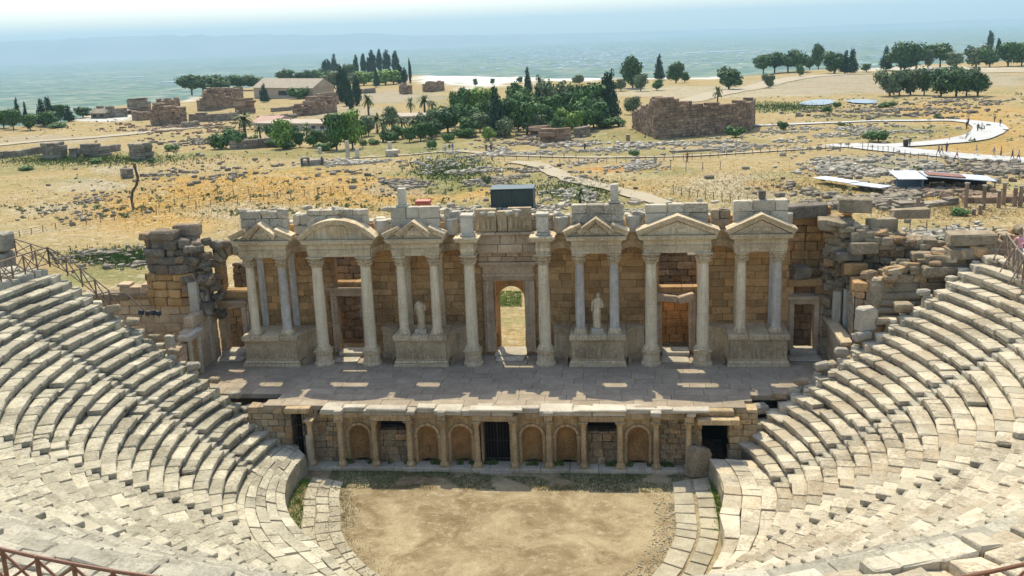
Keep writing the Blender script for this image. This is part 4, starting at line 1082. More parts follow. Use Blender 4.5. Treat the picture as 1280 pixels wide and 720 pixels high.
mb = MB(); M_ = Matrix.Translation((18.3, YB - .1, SZ + 5.35)) @ Matrix.Rotation(.15, 4, 'Y') @ Matrix.Rotation(.3, 4, 'Z'); mb.block(-.65, .6, -.5, .5, -.38, .4, .18, .06, M_); tag(mb.build('stone_block', 'dark'), 'dark angular block resting above the right side door', 'stone block')
mb = MB(); wallpath(mb, [(17.2, YB + 1.2), (21.5, YB + 1.2)], SZ + 3.6, lambda q: 12.5 + .5 * noise.noise(Vector((q, 3, 3))), .9, .05, (.45, .65), (.6, 1.2), .04); mb.build('upper_masonry', 'ochre', rb)
# left wing pier
lp = thing('ruined_pier', 'tall blackened rubble pier of stacked blocks at the left of the facade', 'ruin', (-21.8, 8, SZ))
mb = MB()
def pier_course(z, x0, x1, y0, y1, h, mat_mb):
    x = x0
    while x < x1 - .1:
        l = U(.6, 1.5); xe = min(x + l, x1)
        if x1 - xe < .35: xe = x1
        mat_mb.block(x + .01, xe - .02, y0 + U(-.12, .12), y1, z, z + h - .02, .09, .06); x = xe
z = 8.2; lo = MB(); hi = MB()
wallpath(lo, [(-23.9, 10), (-23.8, 7.7), (-20.6, 7.6), (-19.8, 8.6)][::1], 7.6, 9.8, 1.0, .07, (.5, .7), (.6, 1.2), .05, proud=.1)
wallpath(hi, [(-23.7, 10), (-23.6, 7.6), (-20.6, 7.5), (-19.9, 8.6)][::1], 9.8, lambda q: 12.3 + .5 * noise.noise(Vector((q * .9, 2, 2))) - .12 * q, 1.1, .09, (.42, .66), (.55, 1.5), .08, proud=.2)
z = 12.0; hi.block(-22.9, -21.3, 7.4, 8.7, z, z + .62, .12, .07, Matrix.Translation((0, 0, 0))); hi.block(-23.7, -22.98, 7.5, 8.6, z, z + .5, .12, .07); hi.block(-21.9, -20.3, 8.8, 9.9, z, z + .75, .12, .07); hi.block(-23.3, -20.5, 8.6, 9.8, z - .6, z, .1, .05)
lo.build('lower_courses', 'ochre', lp); hi.build('upper_courses', 'dark', lp)
for k_ in range(16): mb.rock((U(-20.2, -17.2), U(9.5, 10.2), 11.0 + U(-.1, .4)), U(.4, .8), U(.4, .7), U(.3, .5))
for k_ in range(110): q = rnd(); mb.rock((U(-21.2, -19.0 - .9 * q), U(7.7, 9.4), 6.6 + 5.0 * q), U(.4, .8), U(.4, .8), U(.3, .55))
mb.build('rubble_face', 'dark', lp)
mb = MB(); wallpath(mb, [(-30, 8.2), (-19.9, 8.2)], 3.2, lambda q: 8.9 - .25 * noise.noise(Vector((q, 0, 0))) - (1.0 if q < 4 else 0), .9, .03, (.55, .7), (.8, 1.5), .02); mb.build('lower_wall', 'pink', lp)
mb = MB(); x = -30.2
while x < -24: l = U(1.2, 2.2); mb.block(x, x + l - .03, 8.0, 9.3, 8.0 if x > -26.5 else 7.9, 8.35, .07, .04); x += l
mb.build('coping', 'rubble', lp)
# side wall toward the seats, left (faces +x)
lw = thing('side_wall', 'pale side wall with a small framed door between left seats and stage', 'wall', (-19.9, 6, SZ))
mb = MB(); wallpath(mb, [(-19.9, 9.6), (-19.9, 3.4)][::-1], SZ, lambda q: 6.2 + .5 * q * .5 + .4 * noise.noise(Vector((q * 2, 1, 0))), .6, .03, (.55, .75), (.8, 1.6), .012); mb.build('masonry', 'pink', lw)
mb = MB()
for yy in (4.6, 5.9): mb.block(-19.82, -19.6, yy - .14, yy + .14, SZ, SZ + 2.6, .03, .01)
mb.block(-20.3, -19.45, 4.2, 6.3, SZ + 2.6, SZ + 2.95, .04, .02); mb.build('door_frame', 'top', lw)
mb = MB(); mb.box(-19.88, -19.78, 4.75, 5.75, SZ, SZ + 2.6); mb.build('door_recess', 'ochre', lw)
for i, (x, y, h, w_) in enumerate(((-20.2, 3.0, 3.4, .5), (-20.9, 3.0, 2.9, .6), (-21.5, 3.3, 2.7, .5), (-20.4, 7.6, 5.6, .6), (-20.1, 8.4, 4.9, .5))):
    mb = MB(); mb.block(x - w_ / 2, x + w_ / 2, y - .25, y + .2, SZ, SZ + h, .05, .03); mb.build('upright_slab', 'top', lw)
# right side wall and rubble mass
rw2 = thing('side_wall', 'low carved side wall running from the right side door toward the seats', 'wall', (19.9, 6, SZ))
mb = MB(); wallpath(mb, [(19.95, 9.6), (19.95, 3.2)], SZ, lambda q: 6.1 - .1 * q, .6, .03, (.55, .8), (.9, 1.7), .012); mb.build('masonry', 'pink', rw2)
mb = MB(); mb.block(19.7, 20.4, 4.0, 9.4, 5.95, 6.2, .04, .02); mb.build('coping', 'marble', rw2)
for i, (x, y, h) in enumerate(((20.3, 8.6, 4.4), (20.9, 8.2, 4.6), (21.6, 7.4, 4.5))):
    mb = MB(); mb.block(x - .25, x + .28, y - .25, y + .2, SZ, SZ + h, .06, .04); mb.build('upright_slab', 'top' if i < 2 else 'ochre', rw2)
rm = thing('ruined_pier', 'broad stepped rubble mass of brown blocks at the right of the facade', 'ruin', (21.5, 9, SZ))
mb = MB(); wallpath(mb, [(19.6, YB), (20.8, 9.2), (22.5, 8.2), (24.5, 7.3), (30, 6.6)], SZ, lambda q: 12.3 - .2 * q + .5 * noise.noise(Vector((q * .9, 5, 0))), 1.4, .07, (.42, .62), (.5, 1.2), .05); mb.build('masonry', 'rubble', rm)
mb = MB()
for k_ in range(230):
    q = rnd(); x = 19.8 + 4.4 * q; mb.rock((x, 9.6 - 1.4 * q + U(-.3, .6), U(6.5, 11.8 - .8 * q)), U(.4, .9), U(.5, .9), U(.3, .6))
mb.build('rubble_face', 'rubble', rm)
BL = [  # px, py (centre), Y, w, d, h, mat, label
    (1070, 258, 9.2, 1.9, 1.0, .8, 'rubble', 'grey brown block on top of the rubble mass behind the right pediment'),
    (1010, 266, 10.2, 2.6, .9, .8, 'dark', 'long dark block course end beside the right pediment'),
    (1046, 282, 8.8, 2.1, 1.0, .7, 'rubble', 'brown pair-wide block above the right side door'),
    (1085, 296, 8.0, 1.9, 1.1, .6, 'scree', 'pale flat block leaning over the right rubble mass'),
    (1105, 283, 8.8, 1.7, 1.0, .8, 'rubble', 'brown block near the fence right of the facade'),
    (1083, 311, 7.4, 1.6, 1.1, .6, 'scree', 'pale square block in the middle of the right rubble mass'),
    (1107, 305, 7.6, 1.3, .9, .8, 'rubble', 'brown cube block beside the pale flat block'),
    (1063, 322, 7.5, 1.6, 1.0, .5, 'dark', 'dark flat block below the pale square block'),
    (1070, 338, 7.3, 1.3, 1.0, .7, 'ochre', 'orange brown block low in the right rubble mass'),
    (1140, 268, 12, 2.2, 1.1, .5, 'scree', 'grey slab behind the right rubble mass by the fence')]
for px, py, Y, w_, d_, h_, mt, lab in BL:
    P = at(px, py, Y=Y); mb = MB(); M_ = Matrix.Translation(P) @ Matrix.Rotation(U(-.12, .12), 4, 'Z') @ Matrix.Rotation(U(-.05, .05), 4, 'Y'); mb.block(-w_ / 2, w_ / 2, 0, d_, -h_ / 2, h_ / 2, .06, .08, M_); tag(mb.build('stone_block', 'rubble' if mt == 'scree' else mt), lab, 'stone block', 'tumbled blocks right of the facade')
tp = MB()
for k_ in range(90):
    q = rnd(); x = 20 + 8.5 * q; tp.rock((x, 9.2 - 2.6 * q + U(-.6, 1.2), 12.1 - 1.9 * q + U(-.5, .3)), U(.4, 1.1), U(.4, .8), U(.25, .5))
for k_ in range(60):
    x = U(21.5, 30); tp.rock((x, U(5.3, 6.8), 9.2 + (x - 21) * .32 + U(-.2, .3)), U(.4, 1.0), U(.4, .8), U(.25, .5))
tp.build('rubble_top', 'rubble', rm)
# layered stack of long blocks, right
for i in range(6):
    P = at(1122, 352 + i * 8.6, Y=5.6); mb = MB(); l = (3.0, 2.6, 2.7, 2.3, 2.4, 2.6)[i]; M_ = Matrix.Translation((P.x + U(-.12, .12), 5.6 - .12 * i, P.z)) @ Matrix.Rotation(U(-.03, .03), 4, 'Y'); mb.block(-l / 2, l / 2, -.1, 1.1, -.2, .19, .14, .05, M_)
    tag(mb.build('stone_beam', 'rubble'), 'long rounded grey block, ' + ORD[i] + ' from the top of the layered stack above the right seats', 'stone block', 'layered stack of long grey blocks')
mb = MB(); P = at(1096, 365, Y=5.8); mb.lathe([(.5, -.9), (.62, -.4), (.6, .5), (.35, .9)], (P.x, P.y, P.z), 9, .08, smooth=False); tag(mb.build('stone_block', 'rubble'), 'upright rounded boulder at the left end of the layered stack', 'stone block')
# terrace under the stacks (retaining masonry behind right / left cavea tops)
tr = thing('terrace_wall', 'rough stone terrace wall behind the top of the right seats', 'wall', (25, 5.2, 3.2))
mb = MB(); wallpath(mb, [(20.6, 5.6), (23.5, 5.4), (26, 5.4), (31, 5.0)], 3.2, lambda q: 8.9 + q * .33 + .3 * noise.noise(Vector((q, 4, 4))), 1.6, .06, (.42, .6), (.6, 1.5), .04); mb.build('masonry', 'rubble', tr)
for i, (px, py, Y, l, h_, lab) in enumerate(((1217, 300, 5.4, 2.6, .65, 'long grey block, topmost on the terrace left of the visitor'), (1222, 318, 5.2, 3.0, .6, 'long grey block, second course on the terrace left of the visitor'), (1215, 334, 5.4, 3.6, .6, 'long brown block, third course on the terrace left of the visitor'), (1180, 340, 5.0, 2.2, .6, 'pale slanted slab beside the top right seats'), (1175, 325, 5.6, 1.6, .55, 'grey block above the slanted slab by the right seats'), (1192, 322, 5.8, 1.2, .6, 'grey cube block left of the long terrace blocks'), (1155, 322, 6.2, 1.2, .5, 'brown block at the edge of the green grass patch'))):
    P = at(px, py, Y=Y); mb = MB(); M_ = Matrix.Translation(P) @ Matrix.Rotation(U(-.06, .06), 4, 'Z'); mb.block(-l / 2, l / 2, -.1, 1.2, -h_ / 2, h_ / 2, .07, .04, M_); tag(mb.build('stone_block', 'rubble'), lab, 'stone block', 'large blocks on the right terrace')
# loose blocks along the tops of both end walls
for side, nn, where in ((1, 10, 'right'), (-1, 9, 'left')):
    for i in range(nn):
        k_ = 1 + i * (17 / nn); p = cpt(end_ang(k_, side), R0 + DR * k_); s = U(.6, 1.05); mb = MB(); s *= .8; mb.rock((p.x - side * .15, p.y + U(.05, .3), H0 + DH * k_ + s * .2), s * 1.2, s * .8, s * .6, U(-.4, .4), .12)
        tag(mb.build('stone_block', 'scree' if rnd() < .5 else 'rubble'), 'loose block, ' + ORD[i] + ' going up along the stage end of the ' + where + ' seats', 'stone block', 'loose blocks along the ends of the seats')
# marble block chunk right (pale)
P = at(1083, 398, Y=3.6); mb = MB(); M_ = Matrix.Translation(P) @ Matrix.Rotation(.3, 4, 'Z'); mb.block(-.5, .5, -.4, .5, -.7, .7, .15, .06, M_); tag(mb.build('stone_block', 'top'), 'bleached upright block beside the slim post above right seats', 'stone block')
P = at(1066, 425, Y=3.2); mb = MB(); mb.bar((P.x, P.y, P.z - .2), (P.x, P.y, P.z + 2.6), .035, 6); tag(mb.build('metal_post', 'iron'), 'slim dark post standing among blocks above the right seats', 'post')
# boulder in front of right gateway
P = at(872, 560, Y=-.9); mb = MB(); M_ = Matrix.Translation((P.x, P.y, .75)) @ Matrix.Rotation(.35, 4, 'Z') @ Matrix.Rotation(.22, 4, 'Y'); mb.block(-.55, .6, -.45, .5, -.8, 1.0, .22, .2, M_); tag(mb.build('boulder', 'rubble'), 'broken grey brown boulder leaning before the right side gateway', 'boulder')
for x, h_, lab in ((-10.95, 2.0, 'slim broken column stub beside the left iron gate'),):
    mb = MB(); mb.lathe([(.2, 0), (.19, h_ * .5), (.17, h_)], (x + .1, -.55, .1), 10, .03); tag(mb.build('column_stub', 'top'), lab, 'column')

# ------------------------------------------------------------------ wooden railings
def railing(pts, name, label, mat, post_sp=1.0, h=1.0, r=.045, stick=True):
    t = thing(name, label, 'railing', tuple(pts[0])); P = [Vector(p) for p in pts]; L = [0]
    for a, b in zip(P, P[1:]): L.append(L[-1] + (b - a).length)
    def pos(s):
        for i in range(len(P) - 1):
            if s <= L[i + 1] + 1e-6 or i == len(P) - 2: return P[i].lerp(P[i + 1], (s - L[i]) / (L[i + 1] - L[i]))
    n = max(2, round(L[-1] / post_sp)); up = Vector((0, 0, 1)); Q_ = [pos(L[-1] * i / n) for i in range(n + 1)]
    for i, q in enumerate(Q_):
        mb = MB(); mb.bar(q - up * .1, q + up * (h + U(-.03, .04)), r * 1.15, 7); mb.build('post', mat, t)
    tr_ = MB(); br = MB()
    for a, b in zip(Q_, Q_[1:]):
        mb = tr_; mb.bar(a + up * h, b + up * h, r, 7); br.bar(a + up * .15, b + up * (h - .08), r * .75, 6); br.bar(a + up * (h - .08), b + up * .15, r * .75, 6); br.bar(a + up * .14, b + up * .14, r * .7, 6)
    tr_.build('top_rail', mat, t); br.build('cross_brace', mat, t)
    if stick:
        for q in Q_[::2]:
            d = Vector((CX - q.x, CY - q.y, 0)).normalized(); mb = MB(); mb.bar(q + up * (h - .1), q + d * .75 - up * .1, r * .75, 6); mb.build('prop', mat, t)
    return t
def arcpts(a0, a1, n, off): return [cpt(a0 + (a1 - a0) * i / n, RW + off, ZW) for i in range(n + 1)]
railing(arcpts(-93, -125, 14, 2.3), 'wooden_railing', 'red brown cross-braced wooden railing in the lower left corner', 'wood_red', 1.15, 1.0, .05, False)
railing(arcpts(-72, -48, 10, 2.9), 'wooden_railing', 'red brown wooden railing at the lower right corner', 'wood_red', 1.15, 1.0, .05, False)
railing(arcpts(-172, -192.5, 8, .3), 'wooden_railing', 'weathered cross-braced railing at the top of the left seats', 'wood', 1.0, 1.1, .045)
cn = cpt(-192.5, RW + .3, ZW)
p2 = at(88, 345, Y=3.4); p3 = at(139, 385, Y=3.0)
railing([cn, p2, p3], 'wooden_railing', 'weathered railing stepping down along the stage end of the left seats', 'wood', 1.2, 1.1, .045)
p4 = at(157, 366, Y=3.0); mb = MB(); mb.bar(p3 + Vector((0, 0, .9)), p4, .045, 6); mb.bar(p4, at(182, 389, Y=3.2), .045, 6); mb.bar(p3 + Vector((0, 0, .9)), at(136, 398, Y=2.4), .045, 6); tag(mb.build('leaning_poles', 'wood'), 'crossed leaning poles at the lower end of the left railing', 'poles')
railing([cn + Vector((-3.2, 1.8, .3)), cn], 'wooden_railing', 'short weathered railing meeting the big grey blocks at far left', 'wood', 1.5, 1.0, .04, False)
railing([at(1256, 322, z=11.1), at(1275, 350, z=10.9), at(1310, 385, z=10.9)], 'wooden_railing', 'weathered cross-braced railing by the visitor at the top right', 'wood', 1.2, 1.35, .045)
for i, (px, py, lab) in enumerate(((3, 327, 'lower of the two big grey blocks at the far left edge'), (2, 303, 'upper of the two big grey blocks at the far left edge'))):
    P = at(px, py, Y=4.2); mb = MB(); mb.block(P.x - 1.6, P.x + .35, 3.9, 5.2, P.z - .55, P.z + .52, .1, .05); tag(mb.build('stone_block', 'scree'), lab, 'stone block')
mb = MB(); P = at(3, 327, Y=4.2); mb.block(P.x - 1.8, P.x + .4, 3.8, 5.4, 3.2, P.z - .56, .1, .05); tag(mb.build('stone_block', 'rubble'), 'hidden footing block under the two big grey blocks at far left', 'stone block')
# dark lamp cluster
t = thing('floodlights', 'cluster of small black floodlights on the ledge beside left seats', 'lamp', tuple(at(188, 392, Y=3.6)))
P = at(188, 392, Y=3.6)
for i in range(4): mb = MB(); M_ = Matrix.Translation(P + Vector((-.55 + i * .36, U(-.1, .1), U(-.05, .1)))) @ Matrix.Rotation(U(-.6, .6), 4, 'Z') @ Matrix.Rotation(-.5, 4, 'X'); mb.block(-.15, .15, -.12, .12, -.13, .13, .03, .01, M_); mb.bar(M_.translation, M_.translation - Vector((0, 0, .3)), .02, 5); mb.build('lamp_head', 'iron', t)

# ------------------------------------------------------------------ vegetation
def crown_mesh(mb, lobes, n, leaf, flat=.8):
    tot = sum(l[3] * l[4] * l[5] for l in lobes)
    for (cx, cy, cz, rx, ry, rz) in lobes:
        m = int(n * rx * ry * rz / tot) + 4
        for _ in range(m):
            while 1:
                v = Vector((U(-1, 1), U(-1, 1), U(-1, 1))); L = v.length
                if .05 < L < 1: break
            rr = (.62 + .38 * rnd()) if rnd() < .8 else rnd()
            v = v / L * rr * (1 + .45 * noise.noise(v * 3 + Vector((cx, cy, cz))))
            c = Vector((cx + v.x * rx, cy + v.y * ry, cz + v.z * rz)); s = leaf * U(.6, 1.4)
            nrm = (v + Vector((U(-1, 1), U(-1, 1), U(-.3, 1))) * .7).normalized(); a = nrm.orthogonal().normalized(); b = nrm.cross(a); t = U(0, PI); a, b = a * math.cos(t) + b * math.sin(t), b * math.cos(t) - a * math.sin(t)
            mb.add([c - a * s - b * s * flat, c + a * s - b * s * flat * .7, c + a * s * .8 + b * s * flat, c - a * s * .7 + b * s * flat], [(0, 1, 2, 3)])
def proto(kind_):
    """unit tree: height 1, width 1; returns (trunk mesh data, crown mesh data)"""
    tk = MB(); cr = MB(); mat = 'broad'
    if kind_ in ('broad', 'lime', 'olive', 'pine'):
        base = .30; mat = kind_
        lob = []
        for i in range(11): a = U(0, 2 * PI); q = U(.1, .34); lob.append((q * math.cos(a), q * math.sin(a), U(.24, .80), U(.17, .30), U(.17, .30), U(.12, .22)))
        lob.append((0, 0, .48, .34, .34, .36))
        crown_mesh(cr, lob, 2000, .036)
        tk.bar((0, 0, -.04), (.01, 0, .35), .035, 7, .025)
        for i in range(4): a = i * 1.6; tk.bar((.01, 0, .3), (.25 * math.cos(a), .25 * math.sin(a), .6), .02, 5, .008)
    elif kind_ == 'umbrella':
        mat = 'pine'; lob = [(U(-.3, .3), U(-.3, .3), U(.38, .82), U(.22, .34), U(.22, .34), U(.18, .26)) for _ in range(11)]; crown_mesh(cr, lob, 2200, .036)
        tk.bar((0, 0, -.04), (.03, 0, .6), .035, 7, .025)
        for i in range(5): a = i * 1.3; tk.bar((.02, 0, .5), (.28 * math.cos(a), .28 * math.sin(a), .72), .018, 5, .008)
    elif kind_ == 'conifer':
        mat = 'cyp'; lob = [(U(-.05, .05), U(-.05, .05), .14 + .095 * i, .46 * (1 - i / 10.5) + .03, .46 * (1 - i / 10.5) + .03, .11) for i in range(9)]; crown_mesh(cr, lob, 1500, .032); tk.bar((0, 0, -.04), (0, 0, .9), .03, 6, .006)
    elif kind_ == 'cypress':
        mat = 'cyp'; lob = [(U(-.06, .06), U(-.06, .06), .1 + .1 * i, .45 * math.sin(PI * min(1, (.22 + i * .085))) ** .8, .45 * math.sin(PI * min(1, (.22 + i * .085))) ** .8, .10) for i in range(9)]; crown_mesh(cr, lob, 1500, .03, 1.6); tk.bar((0, 0, -.04), (0, 0, .85), .04, 6, .01)
    elif kind_ == 'bush':
        mat = 'broad'; lob = [(U(-.28, .28), U(-.28, .28), U(.3, .6), U(.2, .3), U(.2, .3), U(.25, .35)) for _ in range(6)]; crown_mesh(cr, lob, 1100, .04); tk.bar((0, 0, -.05), (0, 0, .4), .03, 5)
    elif kind_ == 'palm':
        mat = 'palm'; tk.bar((0, 0, -.04), (.02, 0, .72), .07, 8, .055)
        for i in range(46):
            a = U(0, 2 * PI); el = U(-.5, 1.2); d = Vector((math.cos(a) * math.cos(el), math.sin(a) * math.cos(el), math.sin(el))); p = Vector((.02, 0, .74)); w_ = .085
            side = Vector((-math.sin(a), math.cos(a), 0))
            for sgm in range(4):
                q = p + d * .14; cr.add([p - side * w_, p + side * w_, q + side * w_ * .75, q - side * w_ * .75], [(0, 1, 2, 3)]); p = q; d = (d + Vector((0, 0, -.42))).normalized(); w_ *= .75
    T = tk.build('trunk', 'bark'); Cw = cr.build('crown', mat); dt, dc = T.data, Cw.data
    bpy.data.objects.remove(T); bpy.data.objects.remove(Cw); return dt, dc
PR = {k_: [proto(k_) for _ in range(3)] for k_ in ('broad', 'lime', 'olive', 'pine', 'umbrella', 'conifer', 'cypress', 'bush', 'palm')}
ORD += ['twenty-' + q for q in ('first', 'second', 'third', 'fourth', 'fifth', 'sixth', 'seventh', 'eighth', 'ninth')]
ADJ = dict(broad='leafy green tree', lime='bright yellow-green tree', olive='dull grey-green tree', pine='dark rounded pine', umbrella='dark umbrella pine', conifer='dark conical conifer', cypress='slim dark cypress', bush='green bush', palm='palm tree')
NM = dict(broad='broadleaf_tree', lime='broadleaf_tree', olive='broadleaf_tree', pine='pine_tree', umbrella='umbrella_pine', conifer='conifer_tree', cypress='cypress_tree', bush='shrub', palm='palm_tree')
def grove(where, items, group):
    cnt = {}; tot = {}
    items = sorted(items)
    for it in items: tot[it[4]] = tot.get(it[4], 0) + 1
    for (px, pb, pt, wd, kd) in items:
        P = G(px, pb); dist = (P - CAM).dot(CF); H = (pb - pt) / FPX * dist; W_ = wd / FPX * dist
        cnt[kd] = cnt.get(kd, 0) + 1
        lab = (ORD[cnt[kd] - 1] + ' ' if tot[kd] > 1 else '') + ADJ[kd] + (' from the left ' if tot[kd] > 1 else ' ') + where
        t = thing(NM[kd], lab, 'shrub' if kd == 'bush' else 'tree', P, group)
        t.rotation_euler.z = U(0, 6.28)
        dt, dc = random.choice(PR[kd])
        sxy = W_ * dict(palm=1.35, broad=1.25, pine=1.25, lime=1.3, olive=1.3, umbrella=1.3, cypress=1.15, conifer=1.1, bush=1.25)[kd]
        for nm, dd in (('trunk', dt), ('crown', dc)):
            o = bpy.data.objects.new(nm, dd); COL.objects.link(o); o.parent = t
        t.scale = (sxy, sxy, H * 1.08)
grove('at the far left', [(5, 160, 138, 18, 'broad'), (17, 162, 136, 18, 'broad'), (24, 155, 124, 10, 'conifer'), (34, 158, 129, 8, 'conifer'), (38, 163, 142, 20, 'broad'), (54, 157, 126, 18, 'conifer'), (64, 155, 123, 20, 'conifer'), (60, 158, 138, 20, 'broad'), (76, 152, 130, 12, 'broad'), (86, 152, 132, 16, 'conifer'), (104, 147, 132, 20, 'pine')], 'trees at the far left')
grove('behind the ruined baths', [(240, 118, 95, 26, 'umbrella'), (254, 117, 97, 24, 'umbrella'), (270, 116, 96, 26, 'umbrella'), (286, 113, 96, 24, 'umbrella'), (301, 113, 95, 24, 'umbrella'), (318, 113, 95, 26, 'umbrella')], 'umbrella pines behind the ruins')
grove('around the museum', [(331, 128, 106, 13, 'conifer'), (345, 104, 97, 14, 'pine'), (358, 104, 85, 19, 'pine'), (373, 103, 89, 13, 'pine'), (384, 104, 86, 15, 'pine'), (397, 103, 87, 14, 'pine'), (374, 124, 107, 22, 'bush'), (398, 118, 106, 12, 'broad')], 'trees around the museum building')
grove('on the rise', [(407, 94, 76, 8, 'cypress'), (411, 92, 75, 6, 'cypress'), (418, 90, 69, 11, 'conifer'), (437, 98, 78, 20, 'pine'), (446, 97, 71, 7, 'cypress'), (455, 94, 69, 8, 'cypress'), (461, 92, 73, 6, 'cypress'), (466, 92, 65, 10, 'cypress'), (475, 90, 64, 8, 'cypress'), (484, 91, 65, 11, 'cypress'), (495, 94, 66, 10, 'cypress'), (500, 104, 82, 10, 'cypress'), (506, 104, 86, 8, 'cypress'), (513, 104, 75, 4, 'cypress'), (403, 108, 89, 20, 'broad'), (418, 110, 89, 24, 'olive'), (432, 108, 92, 18, 'olive'), (455, 107, 89, 24, 'lime'), (471, 109, 85, 9, 'conifer'), (482, 106, 87, 28, 'lime'), (492, 105, 90, 20, 'broad')], 'grove on the rise')
grove('near the pool buildings', [(428, 128, 84, 15, 'cypress'), (434, 132, 92, 11, 'cypress'), (439, 136, 105, 9, 'cypress'), (447, 132, 98, 11, 'cypress'), (461, 144, 121, 14, 'palm'), (514, 146, 125, 10, 'palm'), (531, 144, 122, 16, 'palm'), (541, 143, 127, 12, 'palm')], 'cypresses and palms by the pool')
grove('in the garden below', [(278, 186, 158, 28, 'bush'), (296, 186, 165, 20, 'broad'), (307, 172, 144, 22, 'palm'), (317, 183, 165, 10, 'bush'), (339, 176, 155, 13, 'broad'), (354, 186, 148, 24, 'lime'), (375, 184, 164, 14, 'broad'), (392, 184, 162, 18, 'broad'), (421, 188, 140, 26, 'broad'), (441, 186, 136, 26, 'lime'), (461, 170, 144, 16, 'olive'), (479, 177, 151, 16, 'palm'), (490, 162, 132, 18, 'olive'), (503, 172, 148, 14, 'palm'), (517, 172, 150, 14, 'palm'), (521, 168, 146, 10, 'palm'), (532, 172, 140, 18, 'olive'), (466, 181, 172, 14, 'bush'), (453, 182, 172, 10, 'bush'), (288, 176, 160, 18, 'broad'), (326, 176, 158, 14, 'palm'), (366, 178, 158, 16, 'broad'), (384, 174, 156, 14, 'palm'), (405, 182, 162, 20, 'olive'), (432, 176, 148, 20, 'broad'), (452, 172, 150, 16, 'broad'), (472, 166, 144, 14, 'palm'), (486, 178, 160, 20, 'bush'), (498, 174, 156, 18, 'broad'), (512, 178, 158, 18, 'broad'), (526, 176, 152, 20, 'broad'), (540, 174, 150, 18, 'pine'), (347, 184, 172, 22, 'bush'), (362, 186, 174, 20, 'bush'), (405, 188, 176, 24, 'bush')], 'garden trees below the pool')
grove('in the central grove', [(560, 166, 128, 34, 'pine'), (576, 150, 111, 24, 'broad'), (590, 148, 112, 22, 'lime'), (583, 162, 134, 20, 'pine'), (604, 146, 109, 30, 'lime'), (600, 165, 140, 22, 'olive'), (622, 170, 112, 28, 'conifer'), (628, 168, 126, 24, 'pine'), (643, 146, 104, 20, 'broad'), (652, 148, 110, 30, 'broad'), (659, 168, 125, 32, 'broad'), (660, 118, 86, 12, 'conifer'), (675, 140, 97, 22, 'conifer'), (695, 142, 101, 30, 'olive'), (683, 164, 132, 24, 'broad'), (704, 160, 134, 22, 'lime'), (716, 140, 102, 26, 'pine'), (727, 164, 122, 32, 'broad'), (742, 150, 103, 34, 'broad'), (742, 160, 128, 28, 'broad'), (764, 150, 91, 24, 'conifer'), (758, 148, 94, 16, 'cypress'), (756, 160, 144, 22, 'bush'), (773, 158, 145, 26, 'bush'), (724, 106, 93, 13, 'olive'), (611, 176, 157, 16, 'lime'), (548, 160, 135, 22, 'broad'), (568, 158, 130, 20, 'broad'), (596, 160, 130, 24, 'broad'), (612, 158, 124, 26, 'pine'), (636, 160, 122, 26, 'broad'), (648, 164, 132, 24, 'broad'), (668, 156, 116, 26, 'broad'), (690, 154, 118, 28, 'broad'), (708, 150, 112, 26, 'pine'), (730, 152, 110, 26, 'broad'), (748, 158, 120, 24, 'pine'), (670, 168, 142, 24, 'olive'), (632, 172, 148, 22, 'olive'), (584, 170, 146, 22, 'broad'), (718, 166, 138, 24, 'lime'), (696, 168, 146, 20, 'broad'), (560, 178, 164, 14, 'bush'), (590, 172, 158, 18, 'bush'), (574, 172, 158, 16, 'bush'), (545, 170, 150, 20, 'pine')], 'dense central grove')
grove('on the white terrace edge', [(594, 108, 98, 6, 'broad'), (616, 106, 98, 6, 'broad'), (650, 104, 96, 7, 'broad'), (776, 114, 98, 14, 'olive')], 'small trees on the terrace edge')
grove('on the dry field', [(791, 110, 73, 26, 'pine'), (801, 114, 92, 15, 'olive'), (824, 100, 70, 14, 'conifer'), (821, 113, 99, 12, 'broad'), (845, 104, 79, 20, 'pine'), (856, 103, 88, 12, 'pine'), (911, 112, 86, 28, 'pine'), (897, 131, 111, 11, 'palm'), (961, 110, 92, 13, 'olive'), (791, 143, 120, 17, 'olive')], 'trees on the dry field')
grove('on the right plateau edge', [(954, 92, 70, 20, 'umbrella'), (968, 91, 67, 22, 'umbrella'), (985, 90, 65, 24, 'umbrella'), (1000, 90, 68, 20, 'umbrella'), (1012, 87, 69, 12, 'pine'), (1023, 86, 57, 16, 'pine'), (1043, 92, 66, 28, 'pine'), (1064, 92, 63, 18, 'conifer'), (1056, 92, 65, 14, 'conifer'), (1000, 96, 80, 9, 'broad'), (1083, 90, 79, 12, 'broad'), (1107, 88, 60, 16, 'conifer'), (1126, 88, 56, 26, 'umbrella'), (1145, 87, 57, 26, 'umbrella'), (1131, 88, 70, 22, 'pine'), (1160, 86, 62, 12, 'olive'), (1175, 84, 56, 24, 'umbrella'), (1193, 86, 65, 20, 'olive'), (1220, 84, 57, 26, 'olive'), (1237, 62, 40, 8, 'cypress'), (1247, 76, 50, 8, 'cypress'), (1237, 84, 60, 22, 'broad'), (1260, 83, 53, 26, 'broad'), (1277, 82, 54, 22, 'broad'), (1180, 94, 82, 14, 'bush')], 'row of trees on the right edge of the plateau')
grove('in the loose clump at right', [(1112, 120, 88, 28, 'olive'), (1124, 119, 86, 24, 'pine'), (1138, 119, 85, 26, 'olive'), (1155, 119, 86, 20, 'pine'), (1176, 121, 85, 30, 'pine'), (1195, 121, 82, 34, 'pine'), (1208, 120, 84, 24, 'olive'), (1222, 120, 89, 30, 'pine')], 'clump of pines at the right')
